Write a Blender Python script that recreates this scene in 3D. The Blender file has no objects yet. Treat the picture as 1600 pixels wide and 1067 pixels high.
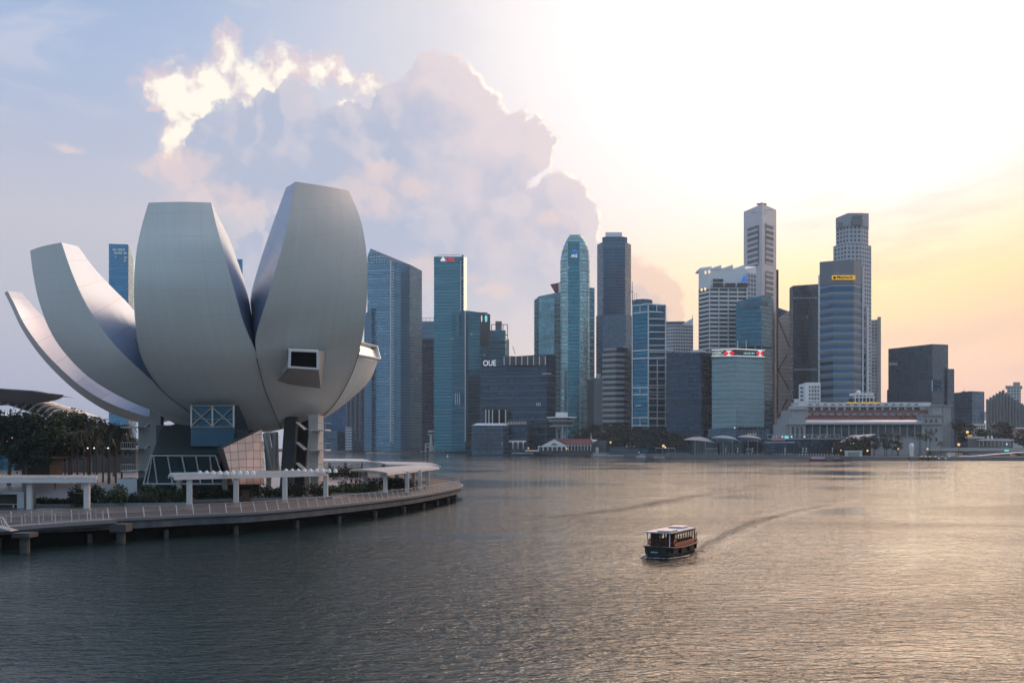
import bpy, math, random
import numpy as np
from mathutils import Vector, Matrix, noise as mnoise

C = bpy.context.scene.collection
SC = bpy.context.scene
F = 1556.0            # focal length in photo pixels (1600 px wide)
HOR = 694.0           # horizon row of the photo
CH = 11.0             # eye height above the water, metres

# ------------------------------------------------------------------ camera
cam_d = bpy.data.cameras.new('camera')
cam = bpy.data.objects.new('camera', cam_d); C.objects.link(cam)
cam.location = (0, 0, CH); cam.rotation_euler = (math.pi/2, 0, 0)
cam_d.sensor_width = 36; cam_d.lens = 36*F/1600
cam_d.shift_y = (HOR-533.5)/1600
cam_d.clip_start = 0.5; cam_d.clip_end = 40000
SC.camera = cam
SC.view_settings.view_transform = 'Standard'; SC.view_settings.look = 'None'
SC.view_settings.exposure = 0.0; SC.view_settings.gamma = 1.0
SC.cycles.max_bounces = 6; SC.cycles.diffuse_bounces = 2; SC.cycles.glossy_bounces = 3
SC.cycles.volume_bounces = 0
SC.cycles.use_denoising = True

def lin(c):
    c = c/255.0
    return c/12.92 if c <= 0.04045 else ((c+0.055)/1.055)**2.4
def S(r, g, b, k=1.0): return (lin(r)*k, lin(g)*k, lin(b)*k, 1)

class NT:
    """small helper for writing node trees"""
    def __init__(s, tree): s.t = tree; s.nodes = tree.nodes; s.links = tree.links
    def n(s, typ, **kw):
        nd = s.nodes.new(typ)
        for k, v in kw.items(): setattr(nd, k, v)
        return nd
    def put(s, sock, v):
        if v is None: return
        if isinstance(v, bpy.types.NodeSocket): s.links.new(v, sock)
        else: sock.default_value = v
    def m(s, op, a, b=None, c=None, clamp=False):
        nd = s.n('ShaderNodeMath', operation=op, use_clamp=clamp)
        s.put(nd.inputs[0], a); s.put(nd.inputs[1], b); s.put(nd.inputs[2], c)
        return nd.outputs[0]
    def v(s, op, a, b=None, c=None):
        nd = s.n('ShaderNodeVectorMath', operation=op)
        s.put(nd.inputs[0], a); s.put(nd.inputs[1], b)
        if c is not None: s.put(nd.inputs[2], c)
        return nd.outputs['Value'] if op in ('LENGTH', 'DOT_PRODUCT', 'DISTANCE') else nd.outputs[0]
    def mix(s, f, a, b, blend='MIX'):
        nd = s.n('ShaderNodeMix', data_type='RGBA', blend_type=blend)
        nd.clamp_factor = True
        s.put(nd.inputs[0], f); s.put(nd.inputs[6], a); s.put(nd.inputs[7], b)
        return nd.outputs[2]
    def ramp(s, f, stops):
        nd = s.n('ShaderNodeValToRGB'); el = nd.color_ramp.elements
        while len(el) < len(stops): el.new(0.5)
        for e, (p, c) in zip(el, stops): e.position = p; e.color = c
        s.put(nd.inputs[0], f); return nd.outputs[0]
    def ss(s, x, lo, hi):
        nd = s.n('ShaderNodeMapRange', interpolation_type='SMOOTHSTEP')
        s.put(nd.inputs[0], x); nd.inputs[1].default_value = lo; nd.inputs[2].default_value = hi
        return nd.outputs[0]
    def noise(s, vec, scale, detail=4, rough=0.55, dist=0.0, dim='3D'):
        nd = s.n('ShaderNodeTexNoise', noise_dimensions=dim)
        s.put(nd.inputs['Vector'], vec); nd.inputs['Scale'].default_value = scale
        nd.inputs['Detail'].default_value = detail; nd.inputs['Roughness'].default_value = rough
        nd.inputs['Distortion'].default_value = dist
        return nd
    def comb(s, x, y, z=0.0):
        nd = s.n('ShaderNodeCombineXYZ')
        s.put(nd.inputs[0], x); s.put(nd.inputs[1], y); s.put(nd.inputs[2], z); return nd.outputs[0]
    def sep(s, v):
        nd = s.n('ShaderNodeSeparateXYZ'); s.put(nd.inputs[0], v); return nd.outputs

def AE(px, py):
    """photo pixel -> azimuth, elevation of that direction"""
    return math.atan((px-800)/F), math.atan((HOR-py)/math.hypot(F, px-800))

# ------------------------------------------------------------------ sky
SUN_AZ, SUN_EL = AE(1275, 150)
W = bpy.data.worlds.new('World'); SC.world = W; W.use_nodes = True
W.cycles.sampling_method = 'MANUAL'; W.cycles.sample_map_resolution = 256
wt = NT(W.node_tree); W.node_tree.nodes.clear()

def cloud_group(name, blobs, wscale, wamp, dscale, damp):
    """distance field of a cloud: overlapping ellipses in azimuth / elevation, edges broken by noise"""
    g = bpy.data.node_groups.new(name, 'ShaderNodeTree')
    g.interface.new_socket('P', in_out='INPUT', socket_type='NodeSocketVector')
    g.interface.new_socket('F', in_out='OUTPUT', socket_type='NodeSocketFloat')
    q = NT(g); i = q.n('NodeGroupInput'); o = q.n('NodeGroupOutput')
    p = i.outputs[0]
    nz = q.noise(p, wscale, 6, 0.62, dim='2D')
    off = q.v('MULTIPLY', q.v('SUBTRACT', nz.outputs[1], (0.5, 0.5, 0.5)), (wamp, wamp, 0))
    pw = q.v('ADD', p, off); f = None
    for (px, py, rx, ry) in blobs:
        az, el = AE(px, py)
        l = q.v('LENGTH', q.v('MULTIPLY', q.v('SUBTRACT', pw, (az, el, 0)), (F/rx, F/ry, 0)))
        f = l if f is None else q.m('SMOOTH_MIN', f, l, 0.14)
    vz = q.n('ShaderNodeTexVoronoi', voronoi_dimensions='2D', feature='F1'); q.put(vz.inputs['Vector'], pw)
    vz.inputs['Scale'].default_value = dscale; vz.inputs['Detail'].default_value = 2; vz.inputs['Roughness'].default_value = 0.6
    f = q.m('ADD', f, q.m('MULTIPLY', q.m('SUBTRACT', vz.outputs[0], 0.60), damp))
    n2 = q.noise(p, dscale*2.2, 4, 0.6, dim='2D')
    f = q.m('ADD', f, q.m('MULTIPLY', q.m('SUBTRACT', n2.outputs[0], 0.5), damp*0.9))
    g.links.new(f, o.inputs[0]); return g

big = cloud_group('cumulus_field', [
    (335,245,62,50),(412,198,34,52),(455,185,55,45),(430,250,150,90),(560,250,110,80),(620,180,50,62),(690,150,55,78),
    (735,160,42,62),(705,260,150,110),(790,235,66,64),(828,225,40,44),(640,370,260,110),(800,330,90,70),(868,318,48,60),(900,352,44,50),(840,420,130,90),(560,480,260,150),(800,520,230,130)],
    11.0, 0.050, 17.0, 0.36)
lit = cloud_group('bright_cloud_field', [
    (285,150,56,50),(335,140,72,58),(352,98,32,44),(410,112,82,38),(475,113,90,30),(545,128,72,20),(562,166,46,19),(300,185,46,26),(272,210,22,46),(330,165,90,40)],
    13.0, 0.055, 26.0, 0.55)
pink = cloud_group('pink_cloud_field', [
    (290,265,60,34),(250,250,34,16),(95,222,24,12),(236,168,14,9),(345,315,110,34),(590,282,44,30),(640,300,36,22),(560,320,60,30),
    (700,425,70,26),(640,410,44,22),(850,340,34,18),(770,455,34,14)],
    12.0, 0.060, 20.0, 0.60)
low = cloud_group('low_cloud_field', [
    (985,440,36,42),(1012,440,36,30),(1040,462,28,34),(1000,500,60,36),(1058,490,16,24)],
    16.0, 0.030, 24.0, 0.36)
streak_g = None

tc = wt.n('ShaderNodeTexCoord')
dx, dy, dz = wt.sep(tc.outputs['Generated'])
az = wt.m('ARCTAN2', dx, dy); el = wt.m('ARCSINE', dz)
P = wt.comb(az, el, 0.0)
e = wt.m('DIVIDE', el, 1.2, clamp=True)
def st(*a): return [(x/1.2, c) for x, c in a]
left = wt.ramp(e, st((0,S(158,172,202)),(.05,S(180,187,213)),(.12,S(198,199,216)),(.21,S(207,205,219)),(.28,S(190,199,224)),(.36,S(174,194,228)),(.46,S(158,184,224)),(1.2,S(96,128,182))))
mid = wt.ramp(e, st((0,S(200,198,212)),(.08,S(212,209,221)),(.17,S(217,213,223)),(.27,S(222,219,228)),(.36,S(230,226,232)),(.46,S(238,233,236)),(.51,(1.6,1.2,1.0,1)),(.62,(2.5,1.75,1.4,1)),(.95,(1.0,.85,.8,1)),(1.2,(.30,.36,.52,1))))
right = wt.ramp(e, st((0,S(196,172,186)),(.055,(.86,.53,.49,1)),(.10,(1.02,.57,.42,1)),(.16,(1.12,.69,.41,1)),(.22,(1.12,.76,.52,1)),(.30,S(252,233,216)),(.42,S(252,242,232)),(.48,(4.2,2.6,1.8,1)),(.60,(10.5,6.0,3.9,1)),(.95,(3.4,2.0,1.4,1)),(1.2,(.42,.44,.55,1))))  # mid and right stops overhead, out of view, raised to brighten the water
back = wt.ramp(e, st((0,S(156,174,188)),(.15,S(164,186,202)),(.45,S(152,182,208)),(1.2,S(124,156,198))))
nz0 = wt.noise(P, 3.0, 4, 0.6, dim='2D')
azn = wt.m('ADD', az, wt.m('MULTIPLY', wt.m('SUBTRACT', nz0.outputs[0], 0.5), 0.14))
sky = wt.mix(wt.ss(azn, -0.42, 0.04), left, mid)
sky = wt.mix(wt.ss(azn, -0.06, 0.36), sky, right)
# physical sky mixed under the veil of high cloud
bkn = wt.noise(wt.v('MULTIPLY', tc.outputs['Generated'], (2.2,2.2,4.5)), 1.3, 5, 0.62, 0.5)
back = wt.mix(wt.ss(bkn.outputs[0], 0.40, 0.66), wt.mix(1.0, back, (1.06,1.16,1.25,1), 'MULTIPLY'), S(218,228,238))
nish = wt.n('ShaderNodeTexSky', sky_type='NISHITA'); nish.sun_disc = False
nish.sun_elevation = SUN_EL; nish.sun_rotation = SUN_AZ; nish.dust_density = 2.5; nish.air_density = 1.2
nv = wt.v('SCALE', nish.outputs[0]); nv.node.inputs[3].default_value = 0.07
sky = wt.mix(wt.ss(dy, 0.62, -0.25), sky, back)
sky = wt.mix(0.10, sky, nv)
# glow of the hidden sun in the veil
def glow(px, py, rx, ry, pw):
    a, b = AE(px, py)
    d = wt.v('LENGTH', wt.v('MULTIPLY', wt.v('SUBTRACT', P, (a, b, 0)), (F/rx, F/ry, 0)))
    return wt.m('POWER', wt.m('SUBTRACT', 1.0, d, clamp=True), pw)
gl = glow(1330, 40, 1050, 760, 1.7)
sky = wt.mix(1.0, sky, wt.v('SCALE', (1.0, 0.93, 0.78), None), 'ADD') if False else sky
def add_scaled(base, f, col):
    nd = wt.n('ShaderNodeVectorMath', operation='SCALE'); nd.inputs[0].default_value = col; wt.put(nd.inputs[3], f)
    return wt.v('ADD', base, nd.outputs[0])
sky = add_scaled(sky, gl, (0.20, 0.19, 0.195))
sky = add_scaled(sky, glow(1290, 40, 620, 420, 1.7), (0.35, 0.33, 0.32)); sky = add_scaled(sky, glow(1300, 20, 640, 440, 1.7), (1.0, 0.92, 0.84))
sky = add_scaled(sky, glow(1180, 400, 380, 130, 1.3), (0.08, 0.035, 0.0))
sky = add_scaled(sky, glow(1520, 430, 330, 110, 1.4), (0.08, 0.015, 0.0))
sky = add_scaled(sky, glow(1220, 440, 330, 120, 1.2), (0.05, 0.02, -0.13))
sky = add_scaled(sky, glow(1560, 420, 300, 120, 1.2), (0.05, -0.02, -0.08))
# the brightest veil rolls off softly, as film does; the unseen sky overhead keeps the extra brightness added for the water
def knee(c, top, k=0.88):
    over = wt.m('MAXIMUM', wt.m('SUBTRACT', c, k), 0.0); r = top-k
    soft = wt.m('MULTIPLY', wt.m('SUBTRACT', 1.0, wt.m('EXPONENT', wt.m('MULTIPLY', over, -1.0/r))), r)
    return wt.m('ADD', wt.m('MINIMUM', c, k), soft)
kr, kg, kb = [knee(c, q) for c, q in zip(wt.sep(sky), (1.5, 1.12, 1.10))]
sky = wt.mix(wt.ss(el, 0.47, 0.43), sky, wt.comb(kr, kg, kb))
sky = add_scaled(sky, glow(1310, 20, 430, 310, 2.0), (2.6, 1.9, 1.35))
# streaky thin cloud on the sun side
stv = wt.v('MULTIPLY', wt.v('ADD', P, wt.comb(wt.m('MULTIPLY', el, 0.6), wt.m('MULTIPLY', az, -0.12), 0)), (5.0, 26.0, 1.0))
stn = wt.noise(stv, 1.0, 5, 0.6, dim='2D')
stm = wt.m('MULTIPLY', wt.ss(stn.outputs[0], 0.48, 0.72), wt.ss(az, 0.10, 0.34))
stm = wt.m('MULTIPLY', stm, wt.ss(el, 0.5, 0.30))
sky = wt.mix(wt.m('MULTIPLY', stm, 0.30), sky, S(238,212,196))
stn2 = wt.noise(wt.v('MULTIPLY', P, (6.0, 22.0, 1.0)), 1.0, 5, 0.6, 0.4, dim='2D')
ci = wt.m('MULTIPLY', wt.ss(stn2.outputs[0], 0.5, 0.72), wt.m('MULTIPLY', wt.ss(el, 0.22, 0.36), wt.ss(az, 0.12, -0.2)))
sky = wt.mix(wt.m('MULTIPLY', ci, 0.35), sky, S(226,222,230))
def grp(g, p):
    nd = wt.n('ShaderNodeGroup'); nd.node_tree = g; wt.put(nd.inputs[0], p); return nd.outputs[0]
toS = (0.0042, 0.0026, 0.0)
# bright sunlit cloud
fb = grp(lit, P); mb = wt.ss(fb, 1.28, 0.50)
nzb = wt.noise(P, 30.0, 5, 0.6, dim='2D')
cb = wt.mix(wt.ss(wt.m('ADD', fb, wt.m('MULTIPLY', wt.m('SUBTRACT', nzb.outputs[0], 0.5), 2.2)), 1.0, 0.35), S(232,212,216), S(255,246,228,1.18))
sky = wt.mix(wt.m('MULTIPLY', mb, 0.86), sky, cb)
# big cumulus
fc = grp(big, P); mc = wt.ss(fc, 1.03, 0.92)
fade = wt.ss(el, 0.07, 0.22)
near = wt.m('ADD', wt.m('MULTIPLY', az, 1.6), wt.m('MULTIPLY', el, 1.5))     # towards the sun
nzc = wt.noise(P, 14.0, 5, 0.6, dim='2D')
cc = wt.mix(wt.ss(wt.m('ADD', near, wt.m('MULTIPLY', wt.m('SUBTRACT', nzc.outputs[0], 0.5), 0.55)), 0.14, 0.50), S(184,193,216), S(230,217,223))
# folds of the cumulus: the side of each billow towards the sun is lighter
fs = grp(big, wt.v('ADD', P, toS))
fs2 = grp(big, wt.v('ADD', P, (0.016, 0.012, 0)))
fold = wt.m('MULTIPLY', wt.m('SUBTRACT', fs2, fc), 1.0)
cc = wt.mix(wt.m('MULTIPLY', wt.ss(fold, -0.02, 0.42), 0.34), cc, S(246,230,228))
sky = wt.mix(wt.m('MULTIPLY', wt.m('MULTIPLY', mc, fade), 0.93), sky, cc)
rim = wt.m('MULTIPLY', wt.m('MULTIPLY', mc, wt.ss(fs, 0.93, 1.10)), wt.m('MULTIPLY', wt.ss(az, -0.10, 0.02), wt.ss(nzc.outputs[0], 0.30, 0.62)))
rim = wt.m('MULTIPLY', rim, fade)
sky = wt.mix(wt.m('MULTIPLY', rim, 0.95), sky, S(255,246,230,1.35))
# pink tufts lit from below the cumulus
fp = grp(pink, P); mp = wt.ss(fp, 1.25, 0.35)
sky = wt.mix(wt.m('MULTIPLY', mp, 0.5), sky, S(250,222,214))
# small low cloud beside the towers
fl = grp(low, P); ml = wt.ss(fl, 1.15, 0.72)
fls = grp(low, wt.v('ADD', P, (0.012, 0.012, 0)))
cl = wt.mix(wt.ss(wt.m('SUBTRACT', fls, fl), -0.05, 0.35), S(214,190,198), S(247,208,192))
sky = wt.mix(wt.m('MULTIPLY', ml, 0.62), sky, cl)
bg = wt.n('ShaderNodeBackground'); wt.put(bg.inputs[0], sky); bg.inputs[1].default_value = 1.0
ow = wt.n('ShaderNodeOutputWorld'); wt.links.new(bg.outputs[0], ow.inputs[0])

# ------------------------------------------------------------------ sun, veiled by cloud
sd = bpy.data.lights.new('sun', 'SUN'); sd.energy = 0.6; sd.angle = math.radians(28); sd.color = (1.0, 0.74, 0.48)
sun = bpy.data.objects.new('sun', sd); C.objects.link(sun)
sdir = Vector((math.sin(SUN_AZ)*math.cos(SUN_EL), math.cos(SUN_AZ)*math.cos(SUN_EL), math.sin(SUN_EL)))
sun.rotation_euler = sdir.to_track_quat('Z', 'Y').to_euler(); sun.location = (300, 600, 400)

# ------------------------------------------------------------------ placing and mesh helpers
def PX(px, py, D): return ((px-800)/F*D, D, CH-(py-HOR)/F*D)
def GX(px, D): return ((px-800)/F*D, D)
def ZY(py, D): return CH-(py-HOR)/F*D

class MB:
    def __init__(s): s.v = []; s.f = []; s.uv = []; s.mi = []; s.cur = 0
    def face(s, pts, uv=None):
        b = len(s.v); s.v.extend([tuple(p) for p in pts]); s.f.append(list(range(b, b+len(pts))))
        s.uv.append(uv); s.mi.append(s.cur)
    def grid(s, rows, uvs=None, closed=False):
        """rows of points joined with shared vertices (smooth-shadable)"""
        b = len(s.v); n = len(rows[0])
        for r in rows: s.v.extend([tuple(p) for p in r])
        for i in range(len(rows)-1):
            for j in range(n if closed else n-1):
                k = (j+1) % n
                s.f.append([b+i*n+j, b+i*n+k, b+(i+1)*n+k, b+(i+1)*n+j]); s.mi.append(s.cur)
                s.uv.append([uvs[i][j], uvs[i][k], uvs[i+1][k], uvs[i+1][j]] if uvs else None)
    def box(s, x0, x1, y0, y1, z0, z1):
        s.prism([(x0,y0),(x1,y0),(x1,y1),(x0,y1)], z0, z1)
    def obox(s, c, size, rz=0.0, rx=0.0, ry=0.0):
        M = Matrix.Rotation(rz,4,'Z') @ Matrix.Rotation(rx,4,'X') @ Matrix.Rotation(ry,4,'Y')
        h = [d/2 for d in size]; c = Vector(c)
        q = [c + M @ Vector((sx*h[0], sy*h[1], sz*h[2])) for sz in (-1,1) for sx,sy in ((-1,-1),(1,-1),(1,1),(-1,1))]
        for idx in ((0,3,2,1),(4,5,6,7),(0,1,5,4),(1,2,6,5),(2,3,7,6),(3,0,4,7)): s.face([q[i] for i in idx])
    def prism(s, fp, z0, z1, caps=True):
        """footprint counter-clockwise; z0 / z1 a number or one per corner; UV in metres"""
        n = len(fp)
        a = z0 if isinstance(z0, (list, tuple)) else [z0]*n
        b = z1 if isinstance(z1, (list, tuple)) else [z1]*n
        u = 0.0
        for i in range(n):
            j = (i+1) % n; p, q = fp[i], fp[j]
            L = math.hypot(q[0]-p[0], q[1]-p[1])
            s.face([(p[0],p[1],a[i]),(q[0],q[1],a[j]),(q[0],q[1],b[j]),(p[0],p[1],b[i])],
                   [(u,a[i]),(u+L,a[j]),(u+L,b[j]),(u,b[i])]); u += L
        if caps:
            s.face([(fp[i][0],fp[i][1],b[i]) for i in range(n)])
            s.face([(fp[i][0],fp[i][1],a[i]) for i in reversed(range(n))])
    def tube(s, p, q, r0, r1=None, n=8, caps=True):
        r1 = r0 if r1 is None else r1
        p, q = Vector(p), Vector(q); d = (q-p).normalized()
        a = d.orthogonal().normalized(); b = d.cross(a)
        ring = lambda c, r: [c + (a*math.cos(2*math.pi*k/n)+b*math.sin(2*math.pi*k/n))*r for k in range(n)]
        A, B = ring(p, r0), ring(q, r1)
        s.grid([A, B], closed=True)
        if caps: s.face(list(reversed(A))); s.face(B)
    def path(s, pts, r, n=6):
        pts = [Vector(p) for p in pts]; rows = []
        rr = r if isinstance(r, (list, tuple)) else [r]*len(pts)
        for i, p in enumerate(pts):
            d = (pts[min(i+1,len(pts)-1)]-pts[max(i-1,0)]).normalized()
            up = Vector((0,0,1)) if abs(d.z) < .95 else Vector((1,0,0))
            a = d.cross(up).normalized(); b = a.cross(d)
            rows.append([p+(a*math.cos(2*math.pi*k/n)+b*math.sin(2*math.pi*k/n))*rr[i] for k in range(n)])
        s.grid(rows, closed=True); s.face(list(reversed(rows[0]))); s.face(rows[-1])
    def lathe(s, c, prof, n=24, sx=1.0, sy=1.0):
        rows = [[(c[0]+sx*r*math.cos(2*math.pi*k/n), c[1]+sy*r*math.sin(2*math.pi*k/n), c[2]+z) for k in range(n)] for r, z in prof]
        uvs = [[(k*2.0, z) for k in range(n)] for r, z in prof]
        s.grid(rows, uvs, closed=True)
        if prof[0][0] > 0.01: s.face(list(reversed(rows[0])))
        if prof[-1][0] > 0.01: s.face(rows[-1])
    def build(s, name, mats, parent=None, smooth=False, autosmooth=None):
        loc = Vector((0,0,0))
        r = parent
        while r is not None: loc += Vector(r.location); r = r.parent
        me = bpy.data.meshes.new(name)
        if parent is None: loc = Vector((0,0,0))
        me.from_pydata([(a-loc.x, b-loc.y, c-loc.z) for a,b,c in s.v], [], s.f)
        if any(u is not None for u in s.uv):
            ul = me.uv_layers.new(name='UVMap'); k = 0; flat = []
            for f, u in zip(s.f, s.uv):
                for i in range(len(f)): flat.extend(u[i] if u else (0.0, 0.0))
            ul.data.foreach_set('uv', flat)
        ms = mats if isinstance(mats, (list, tuple)) else [mats]
        for m_ in ms: me.materials.append(m_)
        if len(ms) > 1: me.polygons.foreach_set('material_index', s.mi)
        if smooth: me.polygons.foreach_set('use_smooth', [True]*len(s.f))
        me.update()
        if smooth and autosmooth:
            me.set_sharp_from_angle(angle=math.radians(autosmooth))
        o = bpy.data.objects.new(name, me); C.objects.link(o)
        if parent is not None: o.parent = parent
        return o

def thing(name, label, cat, loc=(0,0,0), group=None):
    o = bpy.data.objects.new(name, None); C.objects.link(o); o.location = loc
    o.empty_display_size = 1.0
    o['label'] = label; o['category'] = cat
    if group: o['group'] = group
    return o
def tag(o, label, cat, group=None):
    o['label'] = label; o['category'] = cat
    if group: o['group'] = group
    return o
def struct(o): o['kind'] = 'structure'; return o
def dup(root, loc, label=None, rz=None, scale=None):
    r = root.copy(); C.objects.link(r); r.location = loc
    if rz is not None: r.rotation_euler = (0,0,rz)
    if scale is not None: r.scale = scale if isinstance(scale,(tuple,list)) else (scale,)*3
    if label: r['label'] = label
    for ch in list(root.children):
        c = ch.copy(); C.objects.link(c); c.parent = r
        for g in list(ch.children):
            d = g.copy(); C.objects.link(d); d.parent = c
    return r

# ------------------------------------------------------------------ materials
def mat(name, col, rough=0.6, metal=0.0, var=0.12, scale=0.5, emit=None, estr=1.0, spec=0.5, bump=0.0, bscale=20.0):
    m_ = bpy.data.materials.new(name); m_.use_nodes = True
    t = NT(m_.node_tree); b = t.nodes['Principled BSDF']
    tc = t.n('ShaderNodeTexCoord')
    nz = t.noise(tc.outputs['Object'], scale, 6, 0.62)
    f = t.m('ADD', 1.0-var, t.m('MULTIPLY', nz.outputs[0], 2*var))
    nd = t.n('ShaderNodeVectorMath', operation='SCALE'); nd.inputs[0].default_value = col[:3]; t.put(nd.inputs[3], f)
    t.put(b.inputs['Base Color'], nd.outputs[0])
    b.inputs['Roughness'].default_value = rough; b.inputs['Metallic'].default_value = metal
    b.inputs['Specular IOR Level'].default_value = spec
    if bump:
        bz = t.noise(tc.outputs['Object'], bscale, 4, 0.6)
        bn = t.n('ShaderNodeBump'); bn.inputs['Strength'].default_value = bump; bn.inputs['Distance'].default_value = 0.05
        t.put(bn.inputs['Height'], bz.outputs[0]); t.put(b.inputs['Normal'], bn.outputs[0])
    if emit:
        b.inputs['Emission Color'].default_value = emit if len(emit) == 4 else (*emit, 1)
        b.inputs['Emission Strength'].default_value = estr
    return m_

def facade(name, glass, span, fh=4.0, bay=3.0, sf=0.3, mf=0.12, var=0.35, metal=0.7, rough=0.14, lit=0.0, srough=0.45, smetal=0.1, lcol=(1.0,.8,.5,1)):
    """curtain wall: floors of glass panes that each reflect a little differently, spandrels and mullions; UV in metres"""
    m_ = bpy.data.materials.new(name); m_.use_nodes = True
    t = NT(m_.node_tree); b = t.nodes['Principled BSDF']
    uv = t.n('ShaderNodeUVMap'); u, v, _ = t.sep(uv.outputs[0])
    uu = t.m('DIVIDE', u, bay); vv = t.m('DIVIDE', v, fh)
    fu = t.m('FRACT', uu); fv = t.m('FRACT', vv)
    cid = t.comb(t.m('FLOOR', uu), t.m('FLOOR', vv), 0.0)
    wn = t.n('ShaderNodeTexWhiteNoise', noise_dimensions='2D'); t.put(wn.inputs[0], cid)
    rv = t.n('ShaderNodeTexWhiteNoise', noise_dimensions='1D'); t.put(rv.inputs['W'], t.m('FLOOR', vv))
    big_ = t.noise(t.comb(t.m('MULTIPLY', u, 0.06), t.m('MULTIPLY', v, 0.035), 0.0), 1.0, 3, 0.6)
    f = t.m('ADD', 1.0-var, t.m('MULTIPLY', t.m('ADD', t.m('MULTIPLY', wn.outputs[0], 0.8), t.m('ADD', t.m('MULTIPLY', rv.outputs[0], .6), t.m('MULTIPLY', big_.outputs[0], .6))), var*1.3))
    gs = t.n('ShaderNodeVectorMath', operation='SCALE'); gs.inputs[0].default_value = glass[:3]; t.put(gs.inputs[3], f)
    line = t.m('MAXIMUM', t.m('LESS_THAN', fv, sf), t.m('LESS_THAN', fu, mf))
    t.put(b.inputs['Base Color'], t.mix(line, gs.outputs[0], span))
    mm = t.m('MULTIPLY', t.m('SUBTRACT', 1.0, line), metal-smetal)
    t.put(b.inputs['Metallic'], t.m('ADD', mm, smetal))
    rr = t.m('ADD', rough, t.m('MULTIPLY', line, srough-rough))
    t.put(b.inputs['Roughness'], t.m('ADD', rr, t.m('MULTIPLY', wn.outputs[0], 0.10)))
    # every pane sits a fraction of a degree off true
    geo = t.n('ShaderNodeNewGeometry')
    w3 = t.v('MULTIPLY', t.v('SUBTRACT', wn.outputs[1], (.5,.5,.5)), (0.09,0.09,0.09))
    t.put(b.inputs['Normal'], t.v('NORMALIZE', t.v('ADD', geo.outputs['Normal'], w3)))
    if lit:
        w2 = t.n('ShaderNodeTexWhiteNoise', noise_dimensions='3D'); t.put(w2.inputs[0], t.v('ADD', cid, (3.3, 7.7, 1.1)))
        on = t.m('MULTIPLY', t.m('LESS_THAN', w2.outputs[0], lit), t.m('SUBTRACT', 1.0, line))
        b.inputs['Emission Color'].default_value = lcol
        t.put(b.inputs['Emission Strength'], t.m('MULTIPLY', on, 0.14))
    return m_

M = {}
M['white'] = mat('white_paint', (.72,.73,.74), .45, var=.06, scale=.4)
M['offwhite'] = mat('weathered_white', (.55,.56,.57), .55, var=.12, scale=.3)
M['grey'] = mat('grey_concrete', (.30,.31,.32), .8, var=.18, scale=.25)
M['midgrey'] = mat('mid_grey_panel', (.16,.18,.20), .6, var=.15, scale=.2)
M['stone'] = mat('pale_granite', (.34,.36,.38), .75, var=.16, scale=.12)
M['dark'] = mat('dark_metal', (.035,.04,.045), .45, var=.2, scale=.5)
M['steel'] = mat('steel_tube', (.45,.47,.48), .35, metal=.7, var=.1, scale=1.0)
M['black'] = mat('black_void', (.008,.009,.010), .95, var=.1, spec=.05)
M['glassdark'] = mat('dark_glass', (.03,.06,.075), .08, metal=.55, var=.25, scale=.15)
M['glassblue'] = mat('blue_glass', (.05,.13,.22), .08, metal=.6, var=.25, scale=.2)
# ------------------------------------------------------------------ water
def water_mat():
    m_ = bpy.data.materials.new('bay_water'); m_.use_nodes = True
    t = NT(m_.node_tree); b = t.nodes['Principled BSDF']
    b.inputs['Base Color'].default_value = (.009,.026,.027,1); b.inputs['IOR'].default_value = 1.33
    tc = t.n('ShaderNodeTexCoord'); p = tc.outputs['Object']
    big_ = t.noise(t.v('MULTIPLY', p, (.012,.02,0)), 1.0, 4, .6, .6)          # gusts and slicks
    gust = t.ss(big_.outputs[0], .34, .66)
    w1 = t.noise(t.v('MULTIPLY', p, (.62,1.35,1)), 1.0, 3, .55, .6)
    w2 = t.noise(t.v('MULTIPLY', p, (2.2,3.8,1)), 1.0, 3, .6, .6)
    w3 = t.noise(t.v('MULTIPLY', p, (.16,.30,1)), 1.0, 2, .5)
    h = t.m('ADD', t.m('MULTIPLY', w1.outputs[0], .42), t.m('MULTIPLY', w2.outputs[0], .18))
    h = t.m('ADD', h, t.m('MULTIPLY', w3.outputs[0], .30))
    bn = t.n('ShaderNodeBump'); bn.inputs['Distance'].default_value = 1.0
    at = t.n('ShaderNodeAttribute', attribute_name='chop')
    t.put(bn.inputs['Strength'], t.m('ADD', t.m('ADD', .24, t.m('MULTIPLY', gust, .62)), t.m('MULTIPLY', at.outputs['Fac'], 1.1)))
    t.put(bn.inputs['Height'], h); t.put(b.inputs['Normal'], bn.outputs[0])
    t.put(b.inputs['Roughness'], t.m('ADD', .05, t.m('MULTIPLY', gust, .06)))
    return m_
def dense(segs):
    out = []
    for a, b, n in segs: out += list(np.linspace(a, b, n, endpoint=False))
    out.append(segs[-1][1]); return np.array(out)
xs = dense([(-2000,-200,18),(-200,-20,30),(-20,120,330),(120,300,30),(300,2000,16)])
ys = dense([(-300,20,10),(20,84,60),(84,290,460),(290,700,60),(700,2000,14)])
Xg, Yg = np.meshgrid(xs, ys)
BX, BY = PX(1047, 872, 96)[0], 96.0
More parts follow.
